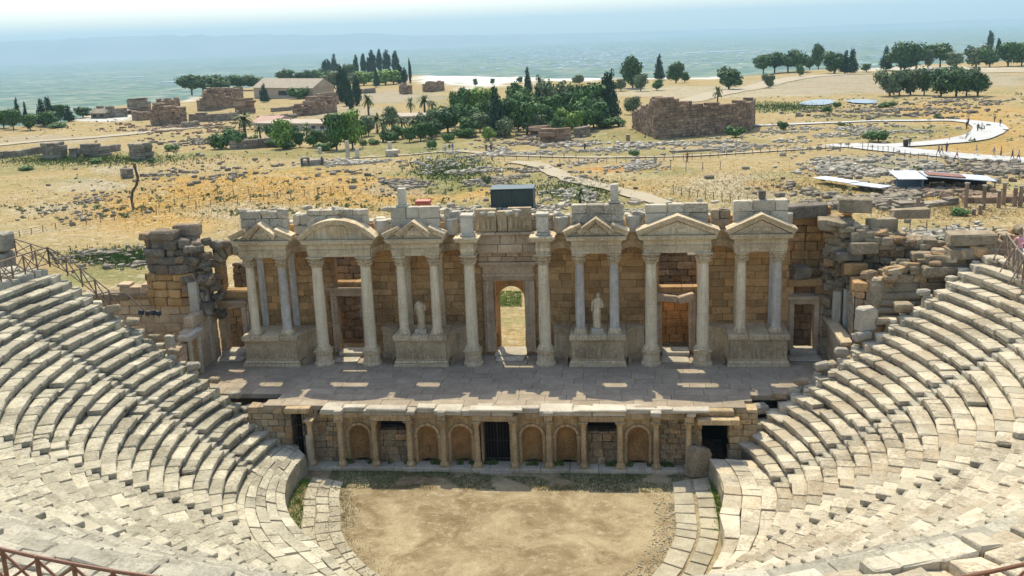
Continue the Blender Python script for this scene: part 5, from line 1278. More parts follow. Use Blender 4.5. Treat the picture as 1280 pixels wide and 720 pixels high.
grove('scattered on the dry slopes', [(1036, 141, 131, 13, 'bush'), (1046, 135, 126, 9, 'bush'), (1098, 177, 160, 26, 'bush'), (977, 163, 150, 13, 'bush'), (920, 172, 156, 21, 'bush'), (1110, 134, 125, 18, 'bush'), (1100, 135, 130, 9, 'bush'), (725, 256, 236, 20, 'palm'), (609, 231, 219, 10, 'olive'), (1052, 158, 152, 9, 'bush'), (1081, 173, 166, 9, 'bush'), (1172, 148, 142, 9, 'bush'), (541, 186, 173, 13, 'bush'), (793, 195, 186, 12, 'bush'), (1197, 269, 259, 24, 'bush'), (189, 203, 196, 8, 'bush'), (214, 189, 180, 18, 'bush'), (120, 204, 197, 16, 'bush'), (30, 213, 207, 20, 'bush'), (70, 160, 152, 22, 'bush')], 'shrubs on the dry slopes')
# grass: stuff
def grass_patch(pts, mat, label, n, h):
    mb = MB()
    for _ in range(n):
        p = pts(); 
        if p is None: continue
        for _b in range(3):
            a = U(0, 2 * PI); hh = h * U(.5, 1.3); w_ = hh * .16; q = p + Vector((U(-.1, .1), U(-.1, .1), 0)); d = Vector((math.cos(a), math.sin(a), 0)); l = Vector((U(-.5, .5), U(-.5, .5), 1)).normalized() * hh
            mb.add([q - d * w_, q + d * w_, q + l], [(0, 1, 2)])
    o = kind(mb.build('grass', mat), 'stuff'); o['label'] = label; return o
def shade_pt():
    x = U(-9.5, 10.5); y = -U(0, 1) ** 1.2 * 2.3 - .75
    if noise.noise(Vector((x * .5, y * .8, 0))) < -.22 + .22 * (abs(x) < 3.5): return None
    return Vector((x, y, 0))
grass_patch(shade_pt, 'grass', 'short green grass in the shade before the stage front', 9000, .08)
def weed_pt():
    a = random.choice((U(-12, 17), U(165, 205), U(165, 205))); r0, r1 = polar_tab(DIRTR, a) + 2.0, polar_tab(WALLR, a) - .05
    return opt(a, U(min(r0, r1 - .3), r1)) + Vector((0, 0, .02))
grass_patch(weed_pt, 'lime', 'yellow green weeds between the paving and the low curved wall', 1500, .12)
def foot_pt():
    x = U(-9, 10.5); return Vector((x, U(-.2, .0), .22)) if noise.noise(Vector((x * 1.3, 8, 0))) > .05 else None
grass_patch(foot_pt, 'grass', 'tufts of weeds at the foot of the stage niches', 900, .28)
def pxpt(px, py, rx, ry):
    def f():
        a, b = random.gauss(0, .55), random.gauss(0, .55)
        return G(px + a * rx, py + max(-2.2, min(2.2, b)) * ry)
    return f
for (px, py, rx, ry, n, mt, hh, lab) in ((100, 200, 130, 7, 3600, 'grass', .38, 'band of green scrub along the old city walls at left'), (1160, 310, 36, 9, 2500, 'grass', .35, 'bright green grass patch behind the right rubble'), (160, 322, 60, 9, 1800, 'grass', .35, 'green weeds among the stones behind the left seats'), (560, 212, 50, 14, 1800, 'grass', .4, 'green weeds around the rubble behind the facade'),
                                     (720, 238, 50, 12, 1200, 'grass', .35, 'green weeds between pale rubble right of the dark container'), (980, 134, 60, 5, 900, 'grass', .6, 'green reeds beside the pond'), (300, 245, 280, 40, 6000, 'drygrass', .22, 'golden dry grass on the slope behind the left of the theatre'), (950, 235, 160, 22, 3500, 'drygrass', .2, 'golden dry grass behind the right of the facade'), (1180, 262, 110, 14, 2500, 'drygrass', .2, 'golden dry grass around the broken columns')):
    grass_patch(pxpt(px, py, rx, ry), mt, lab, n, hh)
mb = MB(); cnt_ = 0
while cnt_ < 850:
    px = U(0, 1280); py = 128 + 135 * rnd() ** 1.2 + (640 - px) * .02
    if 560 < px < 780 and py < 170: continue
    P = G(px, py); dens = noise.noise(Vector((P.x * .02, P.y * .02, 8))) + .5 * noise.noise(Vector((P.x * .1, P.y * .1, 3)))
    if dens < .05: continue
    cnt_ += 1; s_ = U(.12, .40) * (1.8 if rnd() < .12 else 1)
    for _ in range(9):
        c = P + Vector((U(-1, 1) * s_, U(-1, 1) * s_, U(.0, .9) * s_)); a = Vector((U(-1, 1), U(-1, 1), U(-1, 1))).normalized() * s_ * .35; b = a.orthogonal().normalized() * s_ * .3
        mb.add([c - a - b, c + a - b, c + a + b, c - a + b], [(0, 1, 2, 3)])
MT['scrub'] = leafmat('dry_scrub', (.12, .13, .05), (.27, .26, .11))
o = kind(mb.build('scrub', 'scrub'), 'stuff'); o['label'] = 'low dull green scrub dotted over the dry slopes'
def orch_pt():
    a = U(-90, 270); r = polar_tab(DIRTR, a) * math.sqrt(rnd()); p = opt(a, r)
    return p if p.y < -2.2 and noise.noise(Vector((p.x * .5, p.y * .5, 6))) > -.15 else None
grass_patch(orch_pt, 'drygrass', 'short trodden dry grass on the orchestra floor', 6000, .05)
def orch_edge():
    a = random.choice((U(165, 240), U(165, 200), U(-60, 12))); r = polar_tab(DIRTR, a) - abs(random.gauss(0, .45)); return opt(a, r)
grass_patch(orch_edge, 'olive', 'olive green weeds around the rim of the orchestra floor', 1200, .07)
def door_pt(): p = at(U(618, 652), U(362, 382), z=3.3); p.z = zflat(p.x, p.y); return p
grass_patch(door_pt, 'lime', 'green grass seen through the central door', 1500, .12)
# rubble fields: stuff
for (px, py, rx, ry, n, s0, s1, mt, lab) in ((505, 232, 26, 10, 260, .4, 1.1, 'scree_d', 'heap of dark grey stones behind the facade'), (580, 214, 45, 13, 420, .3, .9, 'scree', 'pale stones scattered among weeds behind the facade'), (700, 243, 38, 11, 420, .3, .9, 'scree', 'white rubble right of the dark container'), (775, 206, 60, 7, 300, .3, .9, 'scree', 'pale stones along the far side of the dirt track'),
                                            (1105, 208, 80, 10, 700, .4, 1.2, 'scree', 'field of grey white stones below the white path'), (145, 325, 55, 10, 260, .3, .9, 'scree_d', 'grey stones among weeds behind the left seats'), (450, 204, 55, 4, 260, .4, 1.2, 'scree', 'line of pale stones across the golden slope'), (1240, 211, 55, 5, 320, .6, 1.6, 'scree_d', 'dark stone bank below the white path at right'),
                                            (760, 184, 120, 6, 420, .4, 1.3, 'scree', 'fallen white blocks before the big brick ruin'), (110, 255, 60, 20, 130, .3, .9, 'scree_d', 'sparse stones on the left slope'), (1195, 292, 45, 9, 350, .3, .9, 'scree', 'pale green tinged stones behind the right terrace'), (670, 176, 50, 10, 260, .5, 1.4, 'ruin2', 'tumbled ruin stones left of the big brick ruin'),
                                            (1080, 255, 80, 12, 420, .5, 1.5, 'ruin2', 'ruined wall footings behind the right pediment'), (1110, 140, 110, 8, 420, .5, 1.5, 'scree_d', 'stones scattered on the far right slope'), (1060, 165, 110, 8, 420, .4, 1.2, 'scree', 'pale stones between the two white paths'), (620, 262, 120, 8, 300, .3, .8, 'scree', 'pale stones just behind the facade'), (300, 215, 200, 18, 200, .4, 1.3, 'scree_d', 'dark stones scattered on the golden slope'), (850, 262, 120, 8, 200, .3, .8, 'scree', 'pale stones behind the right half of the facade'),
                                            (240, 160, 90, 7, 420, .5, 1.6, 'ruin', 'brown rubble among the ruined baths'), (880, 182, 160, 8, 420, .4, 1.3, 'scree', 'grey rubble along the fence below the big ruin'), (1130, 235, 130, 14, 500, .4, 1.5, 'ruin2', 'brown grey ruin footings around the open shed'), (650, 222, 90, 12, 420, .3, 1.0, 'scree_d', 'grey rubble around the dark container'), (620, 192, 70, 6, 260, .4, 1.1, 'scree', 'white stones beside the visitors path'), (250, 178, 60, 6, 200, .5, 1.4, 'scree_d', 'stones below the ruined baths'), (1220, 240, 70, 10, 260, .5, 1.5, 'ruin', 'brown stones among the broken columns'), (1210, 128, 80, 5, 200, .5, 1.4, 'scree_d', 'dark stones at the foot of the pine clump')):
    mb = MB(); f = pxpt(px, py, rx, ry)
    for _ in range(int(n * 1.6)):
        p = f()
        for _t in range(6):
            if noise.noise(Vector((p.x * .13, p.y * .13, 4))) + .4 * noise.noise(Vector((p.x * .5, p.y * .5, 1))) > .02: break
            p = f()
        s = U(s0, s1) * (.5 if rnd() < .7 else .85); mb.rock(p + Vector((0, 0, s * .2)), s, s * U(.5, 1), s * U(.4, .7))
    o = kind(mb.build('rubble', mt), 'stuff'); o['label'] = lab

# ------------------------------------------------------------------ distant ruins and buildings
def ruin(nm, lab, base, hpx, mat, th=1.5, rag=.35, course=(.7, 1.1), length=(.9, 2.2), cat='ruin', part='masonry', prof=None):
    P = [G(a, b) for a, b in base]; dist = (P[0] - CAM).dot(CF); H = hpx / FPX * dist
    t = thing(nm, lab, cat, P[0]); zb = min(p.z for p in P) - .8; mb = MB()
    if hpx > 20: course, length, rag = (.45, .75), (.6, 1.5), rag * 1.3
    Ltot = sum((b - a).length for a, b in zip(P, P[1:]))
    def top(s):
        k_ = interp(s / Ltot, prof) if prof else 1
        return zb + .8 + H * k_ * (1 - rag * .5 + rag * noise.noise(Vector((s * .35, hpx, P[0].x))))
    wallpath(mb, [(p.x, p.y) for p in P], zb, top, th, .08, course, length, .05, (), .02, .08)
    mb.build(part, mat, t); return t
ruin('ruined_basilica', 'massive long brown ruin of large blocks standing right of the central grove', [(790, 160), (822, 174), (938, 164), (944, 156)], 42, 'ruin', 2.2, .10, (.8, 1.1), (1.0, 2.2), prof=[(0, .45), (.14, .75), (.26, .88), (.29, 1.15), (.48, 1.18), (.51, .92), (1, .82)])
for i, a in enumerate(((188, 157, 235, 155, 28, 'ruin', 'square brown bath ruin with broken top at left'), (118, 146, 160, 146, 14, 'ruin2', 'low grey ruin wall left of the square bath ruin'), (160, 142, 190, 140, 20, 'ruin2', 'dark ragged ruin behind the square bath ruin'), (250, 139, 306, 133, 30, 'ruin', 'tall ragged brown ruin below the umbrella pines'), (236, 152, 300, 150, 12, 'ruin2', 'low grey terrace wall below the tall ragged ruin'),
                       (196, 136, 226, 134, 14, 'ruin', 'ragged brown ruin just behind the square bath ruin'), (226, 160, 250, 158, 9, 'ruin2', 'low grey rubble wall right of the square bath ruin'), (300, 142, 318, 140, 18, 'ruin', 'broken brown pier at the museum corner'), (165, 150, 188, 150, 12, 'ruin', 'low brown ruin left of the square bath ruin'), (262, 128, 290, 126, 18, 'ruin2', 'grey ragged wall under the umbrella pines'), (340, 140, 366, 138, 6, 'ruin2', 'low grey ledge before the museum'), (396, 132, 424, 130, 16, 'ruin', 'upper brown ruin right of the museum'),
                       (436, 118, 470, 116, 7, 'ruin2', 'low stone wall on the open square'), (366, 146, 422, 140, 26, 'ruin', 'brown ruin block right of the dark conical tree'), (324, 152, 372, 147, 7, 'ruin2', 'low colonnade footing before the museum'), (499, 117, 516, 117, 13, 'ruin', 'orange brown pier ruin left on the open square'), (528, 115, 556, 113, 14, 'ruin', 'orange brown pier ruin right on the open square'),
                       (287, 187, 345, 183, 12, 'ruin2', 'grey wall with stone uprights in the garden'), (672, 172, 690, 170, 16, 'ruin', 'brown ruined pier left of the tumbled stones'), (690, 178, 702, 177, 18, 'ruin', 'narrow brown ruined pier beside the tumbled stones'), (716, 172, 738, 170, 14, 'ruin2', 'spiky grey ruin between the grove and big ruin'),
                       (0, 198, 62, 190, 10, 'ruin2', 'long low grey city wall at far left'), (58, 200, 80, 198, 22, 'ruin2', 'upright grey ruin with a chimney-like top at left'), (90, 197, 100, 196, 14, 'ruin2', 'narrow grey ruin pier standing alone at left'), (112, 196, 128, 195, 18, 'ruin2', 'square grey ruin pier at left'), (130, 190, 152, 188, 10, 'ruin2', 'low broken ruin beside the square grey pier'), (162, 200, 182, 200, 22, 'ruin2', 'tall rough ruin block above the leaning dark post'), (151, 223, 168, 222, 14, 'ruin2', 'broken stone cube on the golden slope'),
                       (376, 208, 406, 206, 8, 'scree', 'white block platform where three visitors stand'), (484, 195, 498, 195, 10, 'top', 'pale square monument base behind the facade'), (1020, 262, 1090, 260, 9, 'ruin2', 'low ruined wall behind the right pediment'), (1100, 262, 1200, 256, 9, 'ruin2', 'low ruined wall before the broken columns'), (1205, 254, 1290, 252, 9, 'ruin', 'low brown wall behind the broken columns'),
                       (840, 191, 900, 188, 3, 'ruin2', 'low grey kerb wall before the big brown ruin'), (560, 137, 640, 135, 3, 'ruin2', 'low terrace wall left of the grove'), (1160, 232, 1170, 231, 5, 'ruin2', 'small block pile below the shed'))):
    x0, y0, x1, y1, h, mt, lab = a
    ruin('ruined_wall', lab, [(x0, y0), (x0 * .55 + x1 * .45, (y0 + y1) / 2 + (1.2 if h > 8 else .3)), (x1, y1)], h, mt, 1.6 if h < 16 else 4.0, .4 if h > 8 else .2, (.6, 1.0) if h > 8 else (.5, .7))
def bldg(nm, lab, px0, px1, pb, ph, mats, depth, roofkind, windows):
    A, B = G(px0, pb), G(px1, pb); dist = (A - CAM).dot(CF); H = ph / FPX * dist; d = (B - A); d.z = 0; L = d.length; ang = math.atan2(d.y, d.x)
    M_ = Matrix.Translation(A) @ Matrix.Rotation(ang, 4, 'Z'); t = thing(nm, lab, 'building', A)
    mb = MB(); mb.block(0, L, 0, depth, -1.0, H * .7, .02, 0, M_); mb.build('wall', mats[0], t)
    mb = MB()
    if roofkind == 'gable': mb.prism([(-.5, H * .7), (depth + .5, H * .7), (depth / 2, H * 1.25)], -.5, L + .5, 'x', M_)
    elif roofkind == 'barrel': mb.prism([(-.4, H * .7)] + [(depth / 2 - (depth / 2 + .4) * math.cos(PI * i / 10), H * .7 + H * .5 * math.sin(PI * i / 10)) for i in range(11)] + [(depth + .4, H * .7)], -.5, L + .5, 'x', M_)
    else: mb.block(-.8, L + .8, -1.5, depth + .5, H * .7, H * .82, .05, 0, M_)
    mb.build('roof', mats[1], t)
    for i in range(windows):
        x = L * (i + .5) / windows; mb = MB(); mb.block(x - L / windows * .22, x + L / windows * .22, -.06, .1, H * .22, H * .52, .02, 0, M_); mb.build('window', 'glass', t)
    return t
bldg('museum_building', 'long stone museum building with pale barrel roof behind the ruins', 318, 392, 123, 19, ('plaster', 'canvas'), 12, 'gable', 3)
bldg('pool_building', 'low building with long beige flat roof below the museum', 322, 420, 163, 12, ('white', 'canvas'), 10, 'flat', 9)
bldg('pool_building', 'low building with pinkish roof at the left of the long beige roof', 318, 345, 160, 11, ('plaster', 'rooftile'), 8, 'gable', 3)
bldg('pool_building', 'white low pavilion with dark openings behind the palms', 480, 548, 153, 10, ('white', 'canvas'), 9, 'flat', 8)
bldg('kiosk', 'small dark roofed kiosk beside the far left trees', 114, 132, 148, 9, ('ruin2', 'ruin2'), 5, 'gable', 2)
bldg('timber_shelter', 'small orange brown timber shelter among the grey ruins', 141, 160, 143, 7, ('rust', 'canvas'), 5, 'flat', 2)
# dark container
A = G(614, 262); dist = (A - CAM).dot(CF); L = 53 / FPX * dist; H = 26 / FPX * dist
t = thing('container', 'dark green metal site container behind the top of the facade', 'container', A)
mb = MB(); mb.block(0, L, 0, 3.2, -.2, H * .92, .06, 0, Matrix.Translation(A)); mb.build('body', 'tar', t)
mb = MB(); mb.block(-.1, L + .1, -.12, 3.3, H * .92, H, .04, 0, Matrix.Translation(A)); mb.build('roof', 'tar', t)
mb = MB()
for i in range(14): mb.box(.15 + i * (L - .3) / 14, .15 + i * (L - .3) / 14 + .12, -.05, .0, .1, H * .88, Matrix.Translation(A))
mb.build('ribs', 'tar', t)
for xx in (0, L / 2 - .06, L - .12): mb = MB(); mb.box(xx, xx + .12, -.09, -.01, -.1, H * .9, Matrix.Translation(A)); mb.build('frame_post', 'iron', t)
A = G(519, 262); dist = (A - CAM).dot(CF); u_ = dist / FPX
t = thing('toolbox', 'small orange red box behind the facade', 'box', A); mb = MB(); mb.block(0, 18 * u_, 0, 1.4, 0, 9 * u_, .05, 0, Matrix.Translation(A)); mb.build('body', 'orange', t); mb = MB(); mb.block(-.05, 18.4 * u_, -.05, 1.5, 9 * u_, 10.5 * u_, .04, 0, Matrix.Translation(A)); mb.build('lid', 'orange', t)
# shed at right
A = G(1120, 237); dist = (A - CAM).dot(CF); u_ = dist / FPX; M_ = Matrix.Translation(A) @ Matrix.Rotation(-.08, 4, 'Z')
t = thing('open_shed', 'long open excavation shed with metal roof and blue grey end wall', 'shed', A)
mb = MB(); mb.block(0, 27 * u_, 0, .15, -.3, 14 * u_, .03, 0, M_); mb.block(27 * u_, 27 * u_ + .15, -2, 6, -.3, 15 * u_, .03, 0, M_); mb.build('end_wall', 'bluegrey', t)
mb = MB(); mb.block(-1 * u_, 33 * u_, -2, 6, 15 * u_, 16 * u_, .03, 0, M_); mb.build('roof', 'steel', t)
mb = MB(); mb.prism([(33 * u_, 17 * u_), (115 * u_, 10 * u_), (115 * u_, 11 * u_), (33 * u_, 18 * u_)][::-1], -1, 4, 'y', M_); mb.build('roof', 'steel', t)
mb = MB(); mb.prism([(36 * u_, 18.2 * u_), (80 * u_, 14.4 * u_), (80 * u_, 15.4 * u_), (36 * u_, 19.2 * u_)][::-1], -.5, 2.5, 'y', M_); mb.build('roof_patch', 'rust', t)
for xx in (40, 55, 70, 85, 100, 113): mb = MB(); mb.bar(M_ @ Vector((xx * u_, -.8, -.3)), M_ @ Vector((xx * u_, -.8, 11 * u_)), .08, 6); mb.build('post', 'iron', t)
mb = MB(); mb.box(30 * u_, 115 * u_, 4, 4.1, -.3, 10 * u_, M_); mb.build('back_panel', 'void', t)  # near-black panel paints the shade inside the shed
mb = MB(); mb.block(0, 1, 0, 1, 0, 1)  # unit
for i, (a, b, c_, d_, lab) in enumerate(((1023, 228, 1068, 236, 'left pale metal cover sheet lying on the ruins'), (1068, 236, 1108, 242, 'right pale metal cover sheet lying on the ruins'))):
    A, B = G(a, b), G(c_, d_); mb = MB(); dd = (B - A); ang = math.atan2(dd.y, dd.x); mb.block(0, dd.length, -1.2, 1.2, .7, .8, .02, 0, Matrix.Translation(A) @ Matrix.Rotation(ang, 4, 'Z')); tag(mb.build('cover_sheet', 'steel'), lab, 'metal sheet')
# broken colonnade right
for i, (px, pb, h) in enumerate(((1207, 259, 31), (1229, 262, 31), (1248, 260, 22), (1254, 256, 28), (1268, 258, 24), (1275, 258, 26), (1225, 268, 12), (1217, 269, 8), (1147, 262, 16), (1112, 260, 12), (785, 176, 8))):
    A = G(px, pb); dist = (A - CAM).dot(CF); H = h / FPX * dist; r = 2.6 / FPX * dist
    t = thing('broken_column', 'broken stone column, ' + (ORD[i] + ' in the row before the open shed' if i < 8 else ('short stub left of the row', 'low stub by the cover sheets', 'pale stub at the foot of the big ruin')[i - 8]), 'column', A, 'broken columns')
    mb = MB(); mb.lathe([(r, -.3), (r * .98, H * .5), (r * .9, H * .93)], A, 10, .03); mb.build('shaft', 'ruin', t)
    mb = MB(); mb.lathe([(r * .95, H * .93), (r * 1.3, H * .97), (r * 1.25, H)], A, 8, .05, smooth=False); mb.build('capital', 'scree', t)
for i, (px, pb, h) in enumerate(((435, 198, 22), (447, 198, 12), (400, 192, 8), (640 - 152, 195, 18))):
    A = G(px, pb); dist = (A - CAM).dot(CF); H = h / FPX * dist; mb = MB(); mb.lathe([(.45, -.3), (.42, H * .5), (.4, H)], A, 10, .03); tag(mb.build('column_stub', 'top'), ('tall thin pale column beyond the golden slope', 'short pale column beside the tall thin one', 'small pale column near the three visitors', 'pale square-topped column on the monument base')[i], 'column')
# fences
def fence(px_pts, n, hpx, label, mesh=False, mat='wood'):
    P = [G(a, b) for a, b in px_pts]; L = [0]
    for a, b in zip(P, P[1:]): L.append(L[-1] + (b - a).length)
    def pos(s):
        for i in range(len(P) - 1):
            if s <= L[i + 1] + 1e-6 or i == len(P) - 2: return P[i].lerp(P[i + 1], (s - L[i]) / (L[i + 1] - L[i]))
    t = thing('wire_fence', label, 'fence', P[0]); tops = []
    for i in range(n):
        q = pos(L[-1] * i / (n - 1)); q.z = zflat(q.x, q.y); H = hpx / FPX * (q - CAM).dot(CF) * U(.85, 1.1); mb = MB(); tp = q + Vector((U(-.1, .1), 0, H)); mb.bar(q - Vector((0, 0, .2)), tp, .055, 5); mb.build('post', mat, t); tops.append((q, tp))
    mb = MB()
    for (a, b), (c, d) in zip(tops, tops[1:]):
        for f_ in (.25, .6, .92): mb.bar(a.lerp(b, f_), c.lerp(d, f_), .012, 3)
    mb.build('wire', 'iron', t)
fence([(842, 243), (900, 252), (960, 262), (1010, 268)], 16, 12, 'row of dark fence posts across the pale slope behind the facade')
fence([(1085, 300), (1140, 290), (1180, 296), (1230, 298), (1300, 302)], 10, 16, 'dark post fence behind the right terrace')
fence([(700, 206), (860, 200), (1000, 190), (1060, 186)], 34, 8, 'wire fence along the pale path in the middle distance')
fence([(1078, 188), (1140, 198), (1200, 205), (1290, 210)], 22, 9, 'wire fence along the near edge of the white path')
fence([(10, 300), (60, 288), (140, 276), (230, 262), (330, 250), (430, 240)], 26, 9, 'long thin fence across the golden left slope')
fence([(180, 262), (260, 250), (330, 240)], 9, 9, 'short leaning fence on the golden slope')
fence([(565, 200), (600, 202), (650, 200), (720, 198)], 12, 7, 'low fence beside the visitors path at the centre')
fence([(1212, 168), (1206, 176), (1120, 178), (1050, 172)], 14, 6, 'fence around the bend of the white path')
fence([(820, 212), (860, 214), (900, 212)], 5, 12, 'three-panel fence on the orange grass')
P = G(166, 263); P2 = G(178, 222); t = thing('leaning_posts', 'thin dark leaning pole standing on the golden slope', 'pole', P); mb = MB(); mb.bar(P, P + Vector((.2, 0, 1.6)), .08, 6); mb.build('pole', 'wood', t)
t = thing('crooked_tree_trunk', 'bare dark crooked trunk below the tall rough ruin', 'tree trunk', G(167, 262)); mb = MB(); A = G(167, 262); u_ = (A - CAM).dot(CF) / FPX; pts = [(0, 0), (-1, 14), (2, 26), (8, 34), (11, 44), (9, 56), (8, 64)]
for (a, b), (c, d) in zip(pts, pts[1:]): mb.bar(A + Vector((a * u_, 0, b * u_ * .9)), A + Vector((c * u_, 0, d * u_ * .9)), .22, 6, .16)
mb.build('trunk', 'bark', t)
# town and gypsum-white roofs on the plain : individually too small to count
mb = MB()
for _ in range(900):
    px = random.gauss(720, 60) if rnd() < .65 else U(300, 1280); py = random.gauss(66, 6) if rnd() < .7 else U(42, 88)
    if py < 40 + (640 - px) * .036 + 6: continue
    P = at(px, py, z=ZPLAIN)
    if (P - CAM).length > 14000: continue
    s = U(12, 32); mb.box(-s, s, -s * .6, s * .6, 0, U(6, 12), Matrix.Translation(P) @ Matrix.Rotation(U(0, 3), 4, 'Z'))
for (px, py, a, b) in ((735, 50, 130, 60), (690, 65, 90, 40), (770, 66, 60, 30), (895, 66, 260, 50), (215, 104, 60, 30), (160, 98, 120, 25)): P = at(px, py, z=ZPLAIN); mb.box(-a, a, -b, b, 0, 10, Matrix.Translation(P))
o = kind(mb.build('distant_town', 'white'), 'stuff'); o['label'] = 'tiny pale buildings of a town far out on the hazy plain'

# ------------------------------------------------------------------ people
def person_mesh(pose, shirt, legs):
    J = {}; E = []; R_ = {}
    def add(n, p, r): J[n] = Vector(p); R_[n] = r
    if pose == 'walk': lf, lb_, af, ab = .28, -.26, .22, -.20
    else: lf, lb_, af, ab = .04, -.02, .03, .0
    add('pel', (0, 0, .95), .145); add('bel', (0, 0, 1.10), .135); add('che', (0, .0, 1.32), .155); add('nec', (0, .01, 1.50), .06); add('hea', (0, .03, 1.62), .10); add('top', (0, .02, 1.73), .085)
    for s, f, a in ((1, lf, ab), (-1, lb_, af)):
        add(f'hip{s}', (s * .09, 0, .88), .10); add(f'kne{s}', (s * .10, f * .55 + .03, .50), .065); add(f'ank{s}', (s * .10, f, .09), .045); add(f'toe{s}', (s * .11, f + .16, .04), .04)
        add(f'sho{s}', (s * .19, 0, 1.43), .07)
        if pose == 'lean': add(f'elb{s}', (s * .30, .14, 1.22), .048); add(f'han{s}', (s * .30, .42, 1.16), .04)
        else: add(f'elb{s}', (s * .26, a * .4 - .02, 1.15), .048); add(f'han{s}', (s * .26, a + .06, .88), .04)
        E += [('pel', f'hip{s}'), (f'hip{s}', f'kne{s}'), (f'kne{s}', f'ank{s}'), (f'ank{s}', f'toe{s}'), ('che', f'sho{s}'), (f'sho{s}', f'elb{s}'), (f'elb{s}', f'han{s}')]
    E += [('pel', 'bel'), ('bel', 'che'), ('che', 'nec'), ('nec', 'hea'), ('hea', 'top')]
    ks = list(J); me = bpy.data.meshes.new('person_skeleton'); me.from_pydata([J[k_] for k_ in ks], [(ks.index(a), ks.index(b)) for a, b in E], [])
    o = bpy.data.objects.new('tmp', me); COL.objects.link(o); sk = o.modifiers.new('skin', 'SKIN')
    if not me.skin_vertices: 
        bpy.context.view_layer.objects.active = o
    for i, k_ in enumerate(ks): me.skin_vertices[0].data[i].radius = (R_[k_], R_[k_] * (.75 if k_ in ('pel', 'bel', 'che') else 1)); me.skin_vertices[0].data[i].use_root = (k_ == 'pel')
    ss = o.modifiers.new('sub', 'SUBSURF'); ss.levels = 1; ss.render_levels = 1
    dg = bpy.context.evaluated_depsgraph_get(); dg.update(); m2 = bpy.data.meshes.new_from_object(o.evaluated_get(dg)); bpy.data.objects.remove(o)
    m2.name = 'person'; m2.materials.clear()
    for k_ in (shirt, legs, 'skin', 'hair'): m2.materials.append(SHIRT[k_])
    for p in m2.polygons:
        c = p.center; z = c.z; ax = abs(c.x); i = 0
        if z < .93: i = 1
        if z < .10: i = 3
        if z > 1.49: i = 2
        if z > 1.66 or (z > 1.56 and c.y < -.005): i = 3
        if ax > .215 and (z < 1.2): i = 2
        p.material_index = i; p.use_smooth = True
    return m2
def person(px, pb, pose, shirt, legs, rz, label, P=None, group='visitors'):
    P = P or G(px, pb); me = person_mesh(pose, shirt, legs); o = bpy.data.objects.new('person', me); COL.objects.link(o); o.location = P; o.rotation_euler = (0, 0, rz); tag(o, label, 'person', group); return o
try:
    PP = cpt(12.5, RW + .75, ZW + .02)
    person(0, 0, 'lean', 'pink', 'grey', 2.2, 'person in a pink shirt leaning on the wooden railing at the right edge', P=at(1273, 330, z=10.95))
except Exception as e: print('person failed', e)
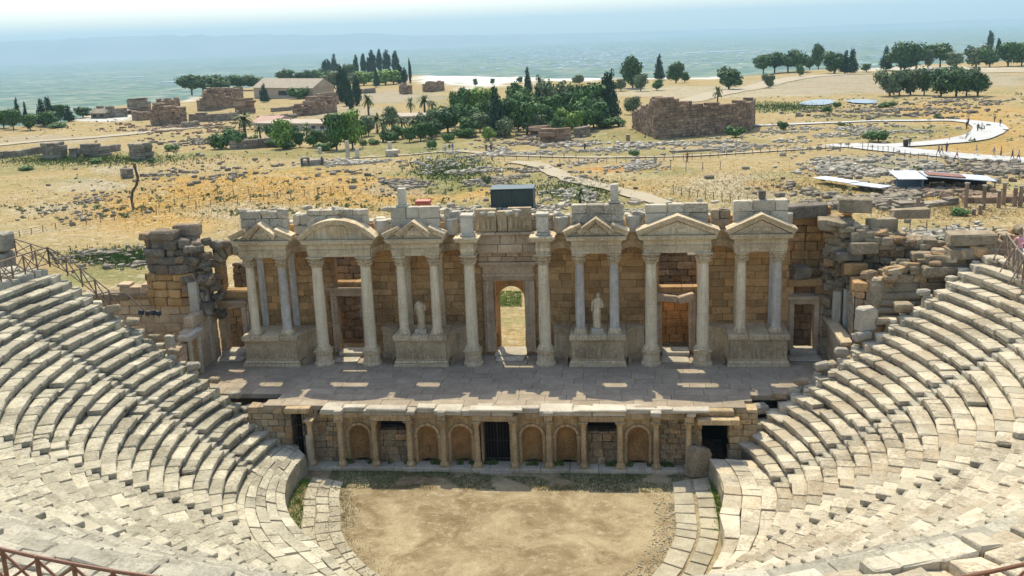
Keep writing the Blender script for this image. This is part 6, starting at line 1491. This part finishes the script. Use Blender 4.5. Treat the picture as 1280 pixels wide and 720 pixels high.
lst = [(1173, 194, 'walk', 'black', 'navy', 1.4, 'person in black walking at the left of the group by the path bend'), (1177, 193, 'walk', 'grey', 'black', 1.5, 'person in grey walking behind the one in black'), (1183, 191, 'stand', 'navy', 'black', .4, 'person in navy standing at the right of the walking pair'), (1196, 199, 'walk', 'white', 'red', 1.4, 'person in white top and red trousers on the white path'), (1220, 195, 'walk', 'tan', 'white', 1.2, 'person in beige and white on the path'), (1242, 197, 'walk', 'grey', 'tan', 4, 'person in grey and beige near the right end of the path'), (1251, 196, 'stand', 'orange', 'navy', 1.5, 'person in orange top on the right of the path'), (1265, 200, 'walk', 'black', 'black', 4.4, 'crouched looking dark-clothed person at the far right path'), (1273, 201, 'walk', 'tan', 'navy', 1.5, 'person in beige top at the far right end of the path'),
       (1222, 165, 'stand', 'black', 'navy', .3, 'left of two people in the wide bend of the path'), (1227, 164, 'walk', 'white', 'grey', .3, 'right of two people in the wide bend of the path'), (1243, 154, 'walk', 'navy', 'black', .3, 'lone dark figure at the top of the path bend'), (1250, 159, 'walk', 'black', 'grey', .3, 'dark figure at the right side of the path bend'), (1208, 162, 'stand', 'black', 'black', .3, 'dark clothed person at the fence inside the path bend'), (1210, 157, 'stand', 'navy', 'navy', .3, 'navy clothed person at the fence inside the path bend'),
       (378, 209, 'stand', 'black', 'navy', .3, 'left of three visitors standing on the white platform'), (386, 208, 'stand', 'black', 'black', .3, 'middle of three visitors standing on the white platform'), (403, 207, 'stand', 'navy', 'black', .3, 'right of three visitors standing on the white platform'), (557, 190, 'stand', 'white', 'blue', .3, 'person in white and blue on the central path'), (562, 191, 'stand', 'black', 'white', .3, 'person in black top with white trousers on the central path'), (566, 190, 'walk', 'blue', 'grey', .3, 'person in blue top on the central path'), (608, 191, 'stand', 'black', 'black', .3, 'left of two dark clothed people beside the central path'), (614, 191, 'stand', 'navy', 'black', .3, 'right of two dark clothed people beside the central path'),
       (859, 203, 'stand', 'red', 'navy', .3, 'person in red near the pale path below the big ruin'), (1137, 184, 'stand', 'black', 'grey', .3, 'dark figure at the start of the path loop'), (731, 190, 'walk', 'navy', 'black', .3, 'dark figure walking left of the big ruin')]
for a in lst:
    try: person(*a)
    except Exception as e: print('person failed', e); break
# dark bin by the path loop
A = G(1137, 184); A2 = G(1132, 184); mb = MB(); mb.lathe([(.4, 0), (.5, 1.1), (.52, 1.2), (.3, 1.35)], A2, 10); tag(mb.build('litter_bin', 'iron'), 'dark litter bin beside the path loop', 'bin')

# ------------------------------------------------------------------ haze
HX = 25500
mb = MB(); mb.box(-HX, HX, -9000, 25500, ZPLAIN - 6.2, 330); hz = mb.build('haze', MT['void']); kind(hz, 'stuff')
hm = bpy.data.materials.new('haze_air'); hm.use_nodes = True; n_ = hm.node_tree.nodes; [n_.remove(x) for x in list(n_) if x.type == 'BSDF_PRINCIPLED']
pv_ = n_.new('ShaderNodeVolumePrincipled'); pv_.inputs['Color'].default_value = (.54, .79, .89, 1); pv_.inputs['Density'].default_value = 1.05e-4; pv_.inputs['Anisotropy'].default_value = .1
hm.node_tree.links.new(pv_.outputs[0], n_['Material Output'].inputs['Volume']); hz.data.materials.clear(); hz.data.materials.append(hm)
